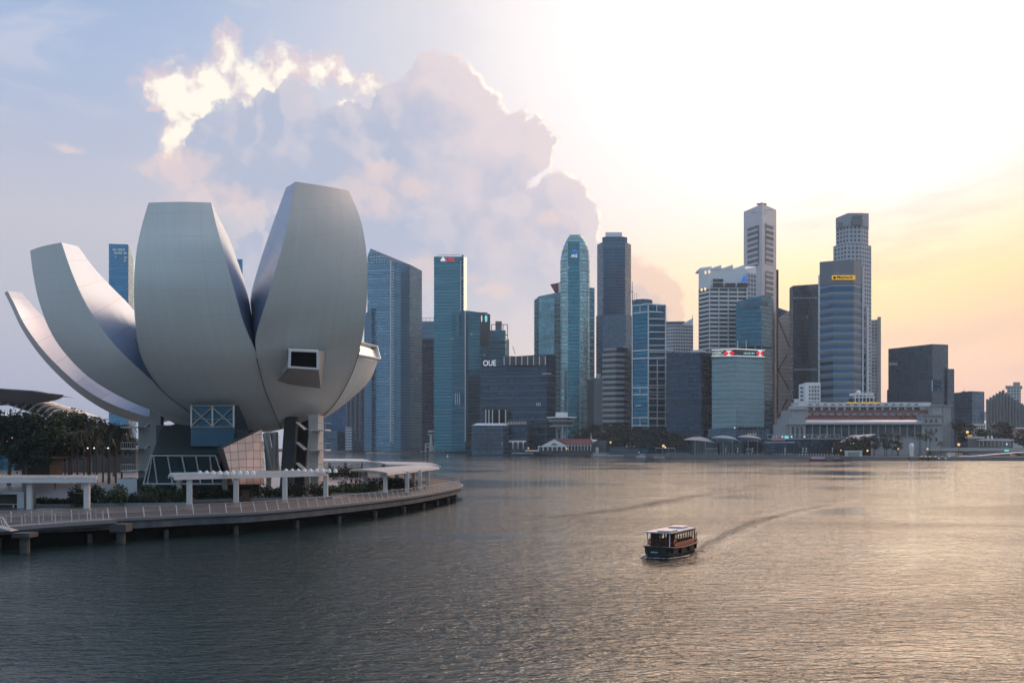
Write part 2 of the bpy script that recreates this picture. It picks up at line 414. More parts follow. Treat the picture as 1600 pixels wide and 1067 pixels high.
# wake: two ridge trains trailing from the boat along the curve it sailed
def spline(pts, n):
    pts = [np.array(p, float) for p in pts]; P0 = [2*pts[0]-pts[1]] + pts + [2*pts[-1]-pts[-2]]; out = []
    for i in range(1, len(P0)-2):
        for k in range(n):
            u = k/n; a, b, c, d = P0[i-1], P0[i], P0[i+1], P0[i+2]
            out.append(0.5*((2*b)+(-a+c)*u+(2*a-5*b+4*c-d)*u*u+(-a+3*b-3*c+d)*u**3))
    out.append(pts[-1]); return out
def wpt(px, py):
    D = CH*F/(py-HOR); return GX(px, D)
Z = np.zeros_like(Xg)
def ridge(path, amp, wid, wl, fadein=0.05):
    global Z
    pp = np.array(spline(path, 14)); best = np.full(Xg.shape, 1e9); sd_ = np.zeros_like(Xg); tt = np.zeros_like(Xg)
    for i in range(len(pp)-1):
        a, b = pp[i], pp[i+1]; d = b-a; L2 = (d**2).sum()
        u = np.clip(((Xg-a[0])*d[0]+(Yg-a[1])*d[1])/L2, 0, 1)
        ex, ey = Xg-(a[0]+u*d[0]), Yg-(a[1]+u*d[1]); r = np.hypot(ex, ey)
        s_ = np.sign(ex*d[1]-ey*d[0]); k = r < best
        best = np.where(k, r, best); sd_ = np.where(k, r*s_, sd_); tt = np.where(k, (i+u)/(len(pp)-1), tt)
    env = np.exp(-(best/wid)**2)*np.clip(tt/fadein, 0, 1)*(1-tt)**0.6
    Z += amp*env*np.cos(sd_/wl*2*math.pi+0.4*np.sin(tt*60))
ridge([wpt(1086,866), wpt(1120,842), wpt(1180,815), wpt(1255,796), wpt(1350,779)], .10, 1.8, 1.5)
ridge([wpt(1012,868), wpt(1030,880), wpt(1062,878), wpt(1092,866)], .08, 1.2, 1.5)
chop = np.zeros_like(Xg)
def chopped(path, wid, amp):
    global chop
    pp = np.array(spline(path, 14)); best = np.full(Xg.shape, 1e9); tt = np.zeros_like(Xg)
    for i in range(len(pp)-1):
        a, b = pp[i], pp[i+1]; d = b-a; u = np.clip(((Xg-a[0])*d[0]+(Yg-a[1])*d[1])/(d**2).sum(), 0, 1)
        r = np.hypot(Xg-(a[0]+u*d[0]), Yg-(a[1]+u*d[1])); k = r < best
        best = np.where(k, r, best); tt = np.where(k, (i+u)/(len(pp)-1), tt)
    w = wid*(.45+.75*tt); chop = np.maximum(chop, amp*np.exp(-(best/w)**2)*np.clip(tt/.03,0,1)*np.clip((1-tt)/.25,0,1))
chopped([wpt(1080,868), wpt(1120,842), wpt(1180,815), wpt(1255,796), wpt(1350,779)], 1.3, .75)
chopped([wpt(840,809), wpt(920,802), wpt(1000,791), wpt(1080,776), wpt(1200,762), wpt(1310,756)], 2.8, .6)
chopped([wpt(1012,866), wpt(1025,882), wpt(1065,880), wpt(1092,866)], 1.2, .9)
nx, ny = len(xs), len(ys)
wm = bpy.data.meshes.new('bay_water')
co = np.stack([Xg, Yg, Z], -1).reshape(-1, 3).astype(np.float32)
ii, jj = np.meshgrid(np.arange(ny-1), np.arange(nx-1), indexing='ij')
v0 = (ii*nx+jj).ravel(); quads = np.stack([v0, v0+1, v0+nx+1, v0+nx], -1)
wm.vertices.add(len(co)); wm.vertices.foreach_set('co', co.ravel())
wm.loops.add(quads.size); wm.loops.foreach_set('vertex_index', quads.ravel().astype(np.int32))
wm.polygons.add(len(quads)); wm.polygons.foreach_set('loop_start', np.arange(0, quads.size, 4, dtype=np.int32))
wm.polygons.foreach_set('use_smooth', np.ones(len(quads), dtype=bool))
wm.update(); wm.validate(); wm.materials.append(water_mat())
at_ = wm.attributes.new('chop', 'FLOAT', 'POINT'); at_.data.foreach_set('value', chop.ravel().astype(np.float32))
water = bpy.data.objects.new('water', wm); C.objects.link(water); struct(water)

# ------------------------------------------------------------------ far shore land
M['land'] = mat('city_ground', (.06,.065,.06), .9, var=.3, scale=.02)
M['seawall'] = mat('stone_seawall', (.17,.18,.19), .8, var=.25, scale=.3)
shore_px = [(-700,1700),(480,1560),(600,1430),(700,1310),(800,1120),(930,955),(1050,830),(1200,775),(1330,700),(1420,676),(1600,668),(1750,660),(2400,900)]
shore = [GX(a, d) for a, d in shore_px]
mb = MB(); fp = shore + [(2000, 1000), (2000, 2000), (-2000, 2000), (-2000, 1720)]
mb.prism(fp, -1.0, 2.4); struct(mb.build('far_ground', M['land']))
# stone quay along the water's edge
mb = MB()
for (a, b) in zip(shore[:-1], shore[1:]):
    d = Vector((b[0]-a[0], b[1]-a[1])).normalized(); n_ = Vector((d.y, -d.x))
    q = [(a[0]+n_.x*1.5, a[1]+n_.y*1.5), (b[0]+n_.x*1.5, b[1]+n_.y*1.5), (b[0]-n_.x*7, b[1]-n_.y*7), (a[0]-n_.x*7, a[1]-n_.y*7)]
    mb.prism(q, -1.2, 2.55)
struct(mb.build('far_quay', M['seawall']))

# ------------------------------------------------------------------ near promenade
DZ = 2.6
edge = [(-400,-20),(-200,50),(-100,83),(-54.6,106),(-43.8,113.7),(-38.2,118.8),(-31.6,124.5),(-23.5,140.5),(-16.5,161),(-12.5,180),(-10.3,197),(-11.2,212),(-16,232),(-25,256),(-40,283),(-65,308),(-100,328),(-160,345),(-420,380)]
ecur = [tuple(p) for p in spline(edge, 8)]
def eoff(off):
    out = []
    for i, p in enumerate(ecur):
        a, b = ecur[max(i-1,0)], ecur[min(i+1,len(ecur)-1)]
        d = Vector((b[0]-a[0], b[1]-a[1])).normalized(); out.append((p[0]-d.y*off, p[1]+d.x*off))   # + = inland
    return out
def planks():
    m_ = bpy.data.materials.new('timber_deck'); m_.use_nodes = True
    t = NT(m_.node_tree); b = t.nodes['Principled BSDF']; tc = t.n('ShaderNodeTexCoord')
    x, y, z = t.sep(tc.outputs['Object'])
    r = t.v('LENGTH', t.v('SUBTRACT', tc.outputs['Object'], (-90,200,0)))
    k = t.m('DIVIDE', r, 0.28); nz = t.noise(tc.outputs['Object'], .25, 5, .6)
    wn = t.n('ShaderNodeTexWhiteNoise', noise_dimensions='1D'); t.put(wn.inputs['W'], t.m('FLOOR', k))
    f = t.m('ADD', .55, t.m('ADD', t.m('MULTIPLY', wn.outputs[0], .3), t.m('MULTIPLY', nz.outputs[0], .6)))
    gap = t.m('LESS_THAN', t.m('FRACT', k), .08)
    nd = t.n('ShaderNodeVectorMath', operation='SCALE'); nd.inputs[0].default_value = (.034,.040,.050); t.put(nd.inputs[3], f)
    t.put(b.inputs['Base Color'], t.mix(gap, nd.outputs[0], (.05,.045,.04,1))); b.inputs['Roughness'].default_value = .7
    return m_
def paving():
    m_ = bpy.data.materials.new('plaza_paving'); m_.use_nodes = True
    t = NT(m_.node_tree); b = t.nodes['Principled BSDF']; tc = t.n('ShaderNodeTexCoord')
    br = t.n('ShaderNodeTexBrick'); t.put(br.inputs['Vector'], tc.outputs['Object']); br.inputs['Scale'].default_value = .8
    br.inputs['Color1'].default_value = (.17,.165,.17,1); br.inputs['Color2'].default_value = (.14,.135,.14,1)
    br.inputs['Mortar'].default_value = (.09,.085,.085,1); br.inputs['Mortar Size'].default_value = .012
    nz = t.noise(tc.outputs['Object'], .12, 5, .6)
    t.put(b.inputs['Base Color'], t.mix(t.m('MULTIPLY', nz.outputs[0], .6), br.outputs[0], (.10,.10,.105,1))); b.inputs['Roughness'].default_value = .32
    return m_
def concrete_streak(name, col):
    m_ = bpy.data.materials.new(name); m_.use_nodes = True
    t = NT(m_.node_tree); b = t.nodes['Principled BSDF']; tc = t.n('ShaderNodeTexCoord')
    a = t.noise(t.v('MULTIPLY', tc.outputs['Object'], (.7,.7,.12)), 1.0, 5, .65)
    c = t.noise(tc.outputs['Object'], 1.6, 4, .6)
    f = t.ss(t.m('ADD', t.m('MULTIPLY', a.outputs[0], .8), t.m('MULTIPLY', c.outputs[0], .2)), .3, .7)
    t.put(b.inputs['Base Color'], t.mix(f, tuple(x*.5 for x in col)+(1,), tuple(col)+(1,))); b.inputs['Roughness'].default_value = .8
    return m_
M['deckgrey'] = mat('deck_concrete', (.15,.165,.19), .75, var=.2, scale=.4); M['planks'] = planks(); M['paving'] = paving(); M['fascia'] = concrete_streak('stained_concrete', (.12,.135,.155))
inl = eoff(9.0)
mb = MB()
mb.prism(ecur[2:-2] + [(-420,380),(-420,60)][:0] + [(-420,345),(-420,60)], DZ-.30, DZ); pr = struct(mb.build('promenade_deck', M['planks']))
mb = MB(); ins = [p for p in inl[16:-8]]
mb.face([(x, y, DZ+.004) for x, y in ins + [(-420, 372), (-420, 75)]]); struct(mb.build('plaza_paving', M['paving']))
# lip, recessed beam and lower fascia of the promenade, on piles
def ring_strip(o0, o1, z0, z1, i0=12, i1=-14):
    A, B = eoff(o0)[i0:i1], eoff(o1)[i0:i1]; m_ = MB()
    m_.grid([[(x,y,z0) for x,y in A],[(x,y,z1) for x,y in A],[(x,y,z1) for x,y in B],[(x,y,z0) for x,y in B],[(x,y,z0) for x,y in A]])
    return m_
struct(ring_strip(-.35, .5, DZ-.26, DZ+.06).build('promenade_lip', M['deckgrey']))
struct(ring_strip(.35, .9, DZ-.52, DZ-.27).build('promenade_beam', M['midgrey']))
struct(ring_strip(.0, .8, 1.38, DZ-.50).build('promenade_fascia', M['fascia']))
mb = MB()
pe = eoff(1.1)[20:-20]; acc = 0
for a, b in zip(pe[:-1], pe[1:]):
    acc += math.hypot(b[0]-a[0], b[1]-a[1])
    if acc > 8.5: acc = 0; mb.tube((b[0],b[1],-1), (b[0],b[1],.9), .34, n=10)
struct(mb.build('promenade_piles', M['dark'], smooth=True, autosmooth=40))  # piles coloured near-black to merge with the shade under the deck
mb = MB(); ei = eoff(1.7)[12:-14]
mb.grid([[(x,y,-1) for x,y in ei],[(x,y,2.3) for x,y in ei]]); struct(mb.build('promenade_gap_shade', M['black']))  # black sheet put in as the shade under the deck
# ------------------------------------------------------------------ lotus-shaped museum
def petal_skin():
    m_ = bpy.data.materials.new('petal_skin'); m_.use_nodes = True
    t = NT(m_.node_tree); b = t.nodes['Principled BSDF']; tc = t.n('ShaderNodeTexCoord')
    uv = t.n('ShaderNodeUVMap'); u, v, _ = t.sep(uv.outputs[0])
    a = t.noise(tc.outputs['Object'], .10, 5, .6); c = t.noise(t.comb(t.m('MULTIPLY', u, .8), t.m('MULTIPLY', v, .05), 0.0), 1.0, 5, .7)
    f = t.m('ADD', .84, t.m('ADD', t.m('MULTIPLY', a.outputs[0], .16), t.m('MULTIPLY', c.outputs[0], .20)))
    ln = t.m('MAXIMUM', t.m('LESS_THAN', t.m('FRACT', t.m('DIVIDE', v, 4.0)), .02), t.m('LESS_THAN', t.m('FRACT', t.m('DIVIDE', u, 3.2)), .016))
    f = t.m('SUBTRACT', f, t.m('MULTIPLY', ln, .13))
    nd = t.n('ShaderNodeVectorMath', operation='SCALE'); nd.inputs[0].default_value = (.62,.665,.665); t.put(nd.inputs[3], f)
    t.put(b.inputs['Base Color'], nd.outputs[0]); b.inputs['Roughness'].default_value = .66; b.inputs['Specular IOR Level'].default_value = .3
    return m_
def petal_steel():
    m_ = bpy.data.materials.new('petal_steel'); m_.use_nodes = True
    t = NT(m_.node_tree); b = t.nodes['Principled BSDF']
    uv = t.n('ShaderNodeUVMap'); u, v, _ = t.sep(uv.outputs[0])
    k = t.m('DIVIDE', v, 5.6); j = t.m('DIVIDE', u, 2.4)
    ln = t.m('MAXIMUM', t.m('LESS_THAN', t.m('FRACT', k), .028), t.m('MULTIPLY', t.m('LESS_THAN', t.m('FRACT', j), .016), .5))
    wn = t.n('ShaderNodeTexWhiteNoise', noise_dimensions='2D'); t.put(wn.inputs[0], t.comb(t.m('FLOOR', k), t.m('FLOOR', j), 0))
    f = t.m('ADD', .82, t.m('MULTIPLY', wn.outputs[0], .18))
    nd = t.n('ShaderNodeVectorMath', operation='SCALE'); nd.inputs[0].default_value = (.30,.41,.56); t.put(nd.inputs[3], f)
    t.put(b.inputs['Base Color'], t.mix(t.m('MULTIPLY', ln, .6), nd.outputs[0], (.16,.18,.20,1)))
    b.inputs['Metallic'].default_value = .55
    t.put(b.inputs['Roughness'], t.m('ADD', .34, t.m('MULTIPLY', wn.outputs[0], .10)))
    return m_
M['skin'] = petal_skin(); M['psteel'] = petal_steel()
AX = PX(372, 660, 190)                       # axis of the bowl
mus = thing('lotus_museum', 'grey lotus-shaped museum of upturned petals on the near promenade', 'museum', (AX[0], AX[1], DZ))

def petal(OL, OR, IR, IL, bulge=.55, n=6, m_=10):
    """four edge curves (photo pixel + distance) from the root to the tip; a closed solid"""
    cur = [spline([PX(*p) for p in q], n) for q in (OL, OR, IR, IL)]
    K = len(cur[0]); mb = MB(); rows = []; uvs = []; vl = 0
    for k in range(K):
        a, b = Vector(cur[0][k]), Vector(cur[1][k]); w = (b-a).length
        if k: vl += (((a+b)/2)-pm).length
        pm = (a+b)/2
        nrm = (b-a).cross(Vector(cur[0][min(k+1,K-1)])-Vector(cur[0][max(k-1,0)])).normalized()
        if nrm.y > 0 and abs(nrm.y) > .2: nrm = -nrm
        if abs(nrm.y) <= .2 and nrm.dot(Vector((pm.x-AX[0], pm.y-AX[1], 0))) < 0: nrm = -nrm
        rows.append([a.lerp(b, j/m_)+nrm*bulge*math.sin(math.pi*j/m_)*min(1, w/14) for j in range(m_+1)])
        uvs.append([((j/m_-.5)*w, vl) for j in range(m_+1)])
    mb.grid(rows, uvs)
    ia, ib = cur[3], cur[2]
    mb.grid([[ib[k], ia[k]] for k in range(K)], [[(0,0),(1,0)]]*K)
    mb.face([rows[-1][j] for j in range(m_+1)] + [ib[-1], ia[-1]])
    mb.face([rows[0][j] for j in reversed(range(m_+1))] + [ia[0], ib[0]])
    p = mb.build('petal', M['skin'], mus, smooth=True, autosmooth=50)
    for (e1, e2) in ((cur[1], cur[2]), (cur[3], cur[0])):
        sb = MB(); vl = 0; rr = []; uu = []
        for k in range(K):
            a, b = Vector(e1[k]), Vector(e2[k])
            if k: vl += (a-Vector(e1[k-1])).length
            w = (b-a).length
            rr.append([a.lerp(b, j/4) for j in range(5)]); uu.append([(w*j/4, vl) for j in range(5)])
        sb.grid(rr, uu); sb.build('side_panel', M['psteel'], p, smooth=True)
    return p
# centre-left petal
petal([(345,668,178),(300,645,172),(250,605,163),(222,560,156),(212,510,151.5),(209,450,149),(213,395,149),(221,355,150),(232,317,151)],
      [(440,670,180),(428,640,174),(414,605,167),(402,555,160),(382,508,156),(365,450,153),(349,392,152),(338,352,153),(330,317,154)],
      [(430,668,189),(415,645,188),(408,610,188),(400,565,187),(393,492,185),(384,447,180),(370,405,176),(360,378,173),(353,362,171)],
      [(360,668,190),(325,645,190),(280,605,190),(250,560,188),(236,510,185),(228,450,180),(228,400,175),(233,365,171),(240,335,168)])
# tall centre-right petal
petalD = petal([(440,670,180),(428,640,174),(414,605,167),(402,557,160),(399.5,528,157),(411,487,153.5),(427,435,151.5),(446,365,150.5),(462,284,151)],
      [(490,660,187),(520,634,182),(546,590,175),(562,545,170),(569,510,166),(574,455,163),(573,400,161.5),(564,345,161),(545,298,161.5)],
      [(478,660,197),(505,634,196),(525,590,195),(540,545,193),(548,510,191),(552,455,187),(552,400,183),(547,345,178),(536,306,174)],
      [(436,668,190),(424,642,189),(412,610,188),(400,566,187),(393,492,186),(392,462,182),(406,410,178),(427,348,172),(447,293,166)])
# left petal
petal([(290,655,185),(235,640,182),(185,618,179.5),(140,590,178),(105,556,177),(80,520,176.5),(62,475,177),(52,430,178),(47,392,179)],
      [(345,668,178),(300,645,172),(250,605,164.5),(213,572,160),(185,545,159),(158,512,160),(132,470,161.5),(112,425,163),(96,379,165)],
      [(360,668,190),(330,650,189),(290,605,189),(255,560,188),(230,518,186),(205,480,184),(176,450,181),(148,420,178),(122,385,175)],
      [(310,655,195),(262,640,194),(215,614,193),(172,582,192),(138,548,191),(112,512,190),(92,470,189),(78,428,188),(70,392,187)])
# far-left petal
petal([(232,664,215),(195,653,216),(160,638,217),(122,612,217),(88,581,217),(61,550,217),(37,513,216),(22,480,215),(11,456,213)],
      [(245,655,196),(205,643,195),(165,627,194),(126,603,194),(92,573,194),(64,543,194.5),(39,508,195),(23,476,196),(12,455,197)],
      [(290,650,200),(250,632,200),(205,608,201),(165,580,201),(128,552,202),(98,524,202.5),(72,500,203),(51,478,204),(34,457,205)],
      [(290,652,212),(252,636,214),(207,612,215),(167,585,216),(130,557,216),(100,530,216),(70,505,216),(47,482,215),(30,458,214)], bulge=.6)
# low right petal whose cut tip is a window
petalE = petal([(470,664,187),(500,640,185.5),(522,612,184),(540,584,183.5),(554,556,183)],
      [(490,661,199),(530,637,199),(559,614,198.5),(579,592,198),(591,562,197)],
      [(480,640,205),(520,622,204),(548,600,203),(570,578,202),(586,543,200)],
      [(470,640,190),(495,622,188),(518,600,187),(536,575,186.5),(552,534,186)], bulge=.8)
# two petals standing on the far side of the bowl
petal([(330,650,205),(270,600,218),(240,520,226),(250,430,228)], [(390,650,205),(380,600,216),(372,520,222),(358,430,224)],
      [(390,640,198),(378,600,204),(370,530,209),(356,440,212)], [(330,640,198),(276,600,206),(250,530,212),(256,440,215)])
petal([(400,650,205),(410,600,216),(420,520,222),(440,440,224)], [(470,650,205),(510,600,216),(535,520,222),(540,440,226)],
      [(466,640,198),(500,600,204),(525,530,209),(532,450,212)], [(404,640,198),(412,600,204),(424,530,208),(444,450,211)])
mb = MB(); mb.lathe((AX[0], AX[1], 0), [(.1,13.2),(6,13.4),(11,14.6),(15.5,17.2),(19,21),(20.5,25),(17,27.5),(8,28.6),(.1,29)], 40)
mb.build('bowl', M['skin'], mus, smooth=True)
# dark joints where the petals meet
for pts in ([(344,667,177.6),(298,645,171.6),(248,605,162.8),(221,562,155.6),(212,530,152.4)], [(439,669,179.4),(427,640,173.6),(413,606,166.6),(401,560,159.4)], [(491,660,186.6),(521,634,181.6),(547,590,174.6),(563,545,169.6)]):
    mb = MB(); mb.path([PX(*p) for p in spline(pts, 6)], .09, 6); mb.build('joint', M['midgrey'], mus)
# windows
def window(pts, parent, glassmat, fr=.55, hood=None):
    q = [Vector(p) for p in pts]; c = sum(q, Vector())/4
    inn = [p.lerp(c, .0)+(c-p).normalized()*fr for p in q]
    nrm = (q[1]-q[0]).cross(q[3]-q[0]).normalized()
    if nrm.y > 0: nrm = -nrm
    m1 = MB()
    for i in range(4):
        j = (i+1) % 4
        m1.face([q[i]+nrm*.5, q[j]+nrm*.5, inn[j]+nrm*.5, inn[i]+nrm*.5])
        m1.face([q[i]+nrm*.5, q[j]+nrm*.5, q[j]-nrm*1.2, q[i]-nrm*1.2]); m1.face([inn[i]+nrm*.5, inn[j]+nrm*.5, inn[j]-nrm*.6, inn[i]-nrm*.6])
    w = m1.build('window', M['white'], parent)
    m2 = MB(); m2.face([p-nrm*.35 for p in inn]); m2.build('pane', glassmat, w)
    return w
wq = [PX(450,574,157.8), PX(498,577,159.2), PX(498,548,158.6), PX(451,546,157.2)]
window(wq, mus, M['black'], .42)
mb = MB()          # hooded box the window looks out of, its underside shade put into the colour
hb = [PX(450,574,157.8), PX(498,577,159.2), PX(501,607,170), PX(431,598,168)]
mb.face(hb); mb.face([PX(450,574,157.8), PX(431,598,168), PX(449,546,166), PX(450,546,157.4)]); mb.face([PX(498,577,159.2), PX(498,548,158.8), PX(512,548,168), PX(501,607,170)])
mb.face([PX(450,546,157.4), PX(449,546,166), PX(512,548,168), PX(498,548,158.8)])
mb.build('window_hood', mat('shaded_hood_panel', (.34,.36,.36), .5), mus)
M['warmglass'] = mat('lit_window', (.5,.5,.4), .2, var=.1, emit=(1,.93,.68), estr=.42)
w2 = window([PX(557,556,182.4), PX(592,562.5,196.4), PX(587,542.5,199), PX(553,534,185.4)], petalE, M['black'], .42)
mb = MB(); mb.face([PX(561,553,182), PX(585,557,194.5), PX(582,546,196.5), PX(559,539,184)]); mb.build('glazing', M['warmglass'], petalE)

# ---- underside: glazed lobby, piers, columns, stairs
def quadbar(mb, a, b, w): mb.tube(a, b, w, n=6)
BZ = DZ
GB = [PX(299,640,173), PX(366,640,173)]
# braced glass box hanging below the petals
mb = MB(); mb.prism([GX(298,167), GX(366,167), (GX(366,167)[0]-.6, 179), (GX(298,167)[0]-.3, 179)], ZY(697,167), ZY(633,167))
gbx = mb.build('glass_box', mat('navy_box_glass', (.02,.07,.115), .1, metal=.55, var=.25, scale=.3), mus)
mb = MB(); D_ = 166.7
for (a, b) in (((299,633),(299,668)),((332,633),(332,668)),((365,633),(365,668)),((299,634),(365,634)),((299,666),(332,636)),((299,636),(332,666)),((332,666),(365,636)),((332,636),(365,666)),((299,667),(365,667)),((299,655),(365,655))):
    mb.tube(PX(*a, D_), PX(*b, D_), .16 if a[1] != 655 else .07, n=6)
mb.build('brace_frame', M['steel'], gbx)
# dark sloping lobby roof and slanted glass front
lob = MB()
lob.face([PX(238,709,163), PX(352,709,163), PX(368,672,178), PX(300,655,186), PX(252,668,184)])
lob.face([PX(352,709,163), PX(412,752,172), PX(412,690,186), PX(368,672,178)])
lob.face([PX(238,709,163), PX(252,668,184), PX(240,740,186), PX(222,755,170)])
M['lobbyroof'] = mat('dark_teal_roof', (.018,.04,.046), .35, var=.2); lr = lob.build('lobby_roof', M['lobbyroof'], mus)
lob = MB()
lob.face([PX(224,757,157), PX(352,757,157), PX(337,712,162.5), PX(236,712,162.5)])
lob.face([PX(352,757,157), PX(372,757,166), PX(350,712,168), PX(337,712,162.5)])
lob.face([PX(224,757,157), PX(236,712,162.5), PX(240,712,170), PX(222,757,168)])
lf = lob.build('lobby_glazing', mat('lobby_glass', (.012,.03,.036), .12, metal=.35, var=.2), mus)
mb = MB()
for i, (xb, xt) in enumerate(((224,236),(230,238),(246,240),(270,262),(294,284),(314,306),(333,328),(352,337))):
    mb.tube(PX(xb,757,156.8), PX(xt,712,162.3), .11, n=6)
mb.tube(PX(236,712,162.3), PX(337,712,162.3), .17, n=6); mb.tube(PX(224,756,156.8), PX(352,756,156.8), .14, n=6)
mb.build('mullions', M['steel'], lf)
mb = MB(); mb.prism([GX(244,184), GX(405,184), GX(408,198), GX(250,198)], DZ, ZY(664,184)); mb.build('lobby_core', M['lobbyroof'], mus)
# pinkish tiled leaning wall
def tiled():
    m_ = bpy.data.materials.new('beige_tiles'); m_.use_nodes = True
    t = NT(m_.node_tree); b = t.nodes['Principled BSDF']; uv = t.n('ShaderNodeUVMap'); u, v, _ = t.sep(uv.outputs[0])
    fu, fv = t.m('FRACT', u), t.m('FRACT', v); ln = t.m('MAXIMUM', t.m('LESS_THAN', fu, .06), t.m('LESS_THAN', fv, .06))
    wn = t.n('ShaderNodeTexWhiteNoise', noise_dimensions='2D'); t.put(wn.inputs[0], t.comb(t.m('FLOOR', u), t.m('FLOOR', v), 0))
    f = t.m('ADD', .86, t.m('MULTIPLY', wn.outputs[0], .28))
    nd = t.n('ShaderNodeVectorMath', operation='SCALE'); nd.inputs[0].default_value = (.62,.42,.33); t.put(nd.inputs[3], f)
    t.put(b.inputs['Base Color'], t.mix(ln, nd.outputs[0], (.10,.075,.065,1))); b.inputs['Roughness'].default_value = .35
    return m_
M['tiles'] = tiled(); mb = MB()
q = [PX(365,757,152), PX(413,757,155), PX(409,671,158.5), PX(349,700,154.5)]
mb.face(q, [(0.2,0),(4.6,0),(4.3,6.6),(-.8,4.6)]); qb = [(x-3.6, y+9, z) for x, y, z in q]
mb.face(list(reversed(qb))); 
for i in range(4): mb.face([q[i], q[(i+1)%4], qb[(i+1)%4], qb[i]])
mb.build('tiled_wall', M['tiles'], mus)
# concrete pier, dark leaning columns, lattice struts
mb = MB(); mb.prism([GX(234,186), GX(251,186), GX(256,192), GX(238,192)], DZ, ZY(640,186)); mb.build('pier', M['grey'], mus)
for (a, b, r) in (((448,742,172),(455,664,178),1.05), ((466,738,178),(476,668,183),1.05)):
    mb = MB(); pa, pb = Vector(PX(*a)), Vector(PX(*b))
    mb.prism([(pa.x-r,pa.y-r),(pa.x+r,pa.y-r),(pa.x+r,pa.y+r),(pa.x-r,pa.y+r)], DZ, pb.z+1.5, True)
    dx_ = pb.x-pa.x; dy_ = pb.y-pa.y
    mb.v = [(x+dx_*(z-DZ)/(pb.z-DZ), y+dy_*(z-DZ)/(pb.z-DZ), z) for x, y, z in mb.v]
    mb.build('column', M['dark'], mus)
for (a, b) in (((413,678,178),(425,740,178)),((418,678,179),(429,740,179)),((429,678,179),(426,740,179)),((432,676,180),(433,740,180)),((414,677,180),(419,740,180)),((424,676,182),(436,738,182))):
    mb = MB(); mb.tube(PX(*a), PX(*b), .34, n=8); mb.build('strut', M['offwhite'], mus, smooth=True, autosmooth=40)
mb = MB(); mb.tube(PX(413,678,179), PX(434,677,180), .3, n=8); mb.build('strut', M['offwhite'], mus, smooth=True, autosmooth=40)
# stair towers with landings
def stair(x0, x1, xl, ys_, D, side, ytop):
    mb = MB(); a, b = GX(x0, D), GX(x1, D)
    mb.prism([a, b, (b[0], D+5), (a[0], D+5)], DZ, ZY(ytop, D)); t_ = mb.build('stair_tower', M['stone' if side > 0 else 'grey'], mus)  # left tower in a darker grey that carries its shade
    for y in ys_:
        zz = ZY(y, D); mb = MB(); l = GX(xl, D)
        xa, xb = sorted((l[0], GX((x0+x1)/2, D)[0]))
        mb.box(xa, xb, D-3.2, D+2, zz-.22, zz); 
        lo = GX(x0 if side > 0 else x1, D)[0]; o_ = -side*2.6
        mb.face([(lo, D-3.2, zz), (lo, D-.4, zz), (lo+o_*.6, D-.4, zz+1.3), (lo+o_*.6, D-3.2, zz+1.3)])
        mb.face([(lo, D-3.2, zz-.25), (lo+o_*.6, D-3.2, zz+1.15), (lo+o_*.6, D-3.2, zz+1.3), (lo, D-3.2, zz)])
        ld = mb.build('landing', M['offwhite'], t_)
        mb = MB(); zt = zz+1.1
        for k in range(9):
            x = xa+(xb-xa)*k/8; mb.tube((x, D-3.1, zz), (x, D-3.1, zt), .03, n=4)
        mb.tube((xa, D-3.1, zt), (xb, D-3.1, zt), .045, n=5); mb.tube((xa if side<0 else xb, D-3.1, zt), (xa if side<0 else xb, D+2, zt), .045, n=5)
        mb.build('railing', M['steel'], t_)
stair(482, 497, 514, (671, 702, 734), 176, 1, 648)
stair(216, 235, 199, (667, 700, 734), 190, -1, 650)
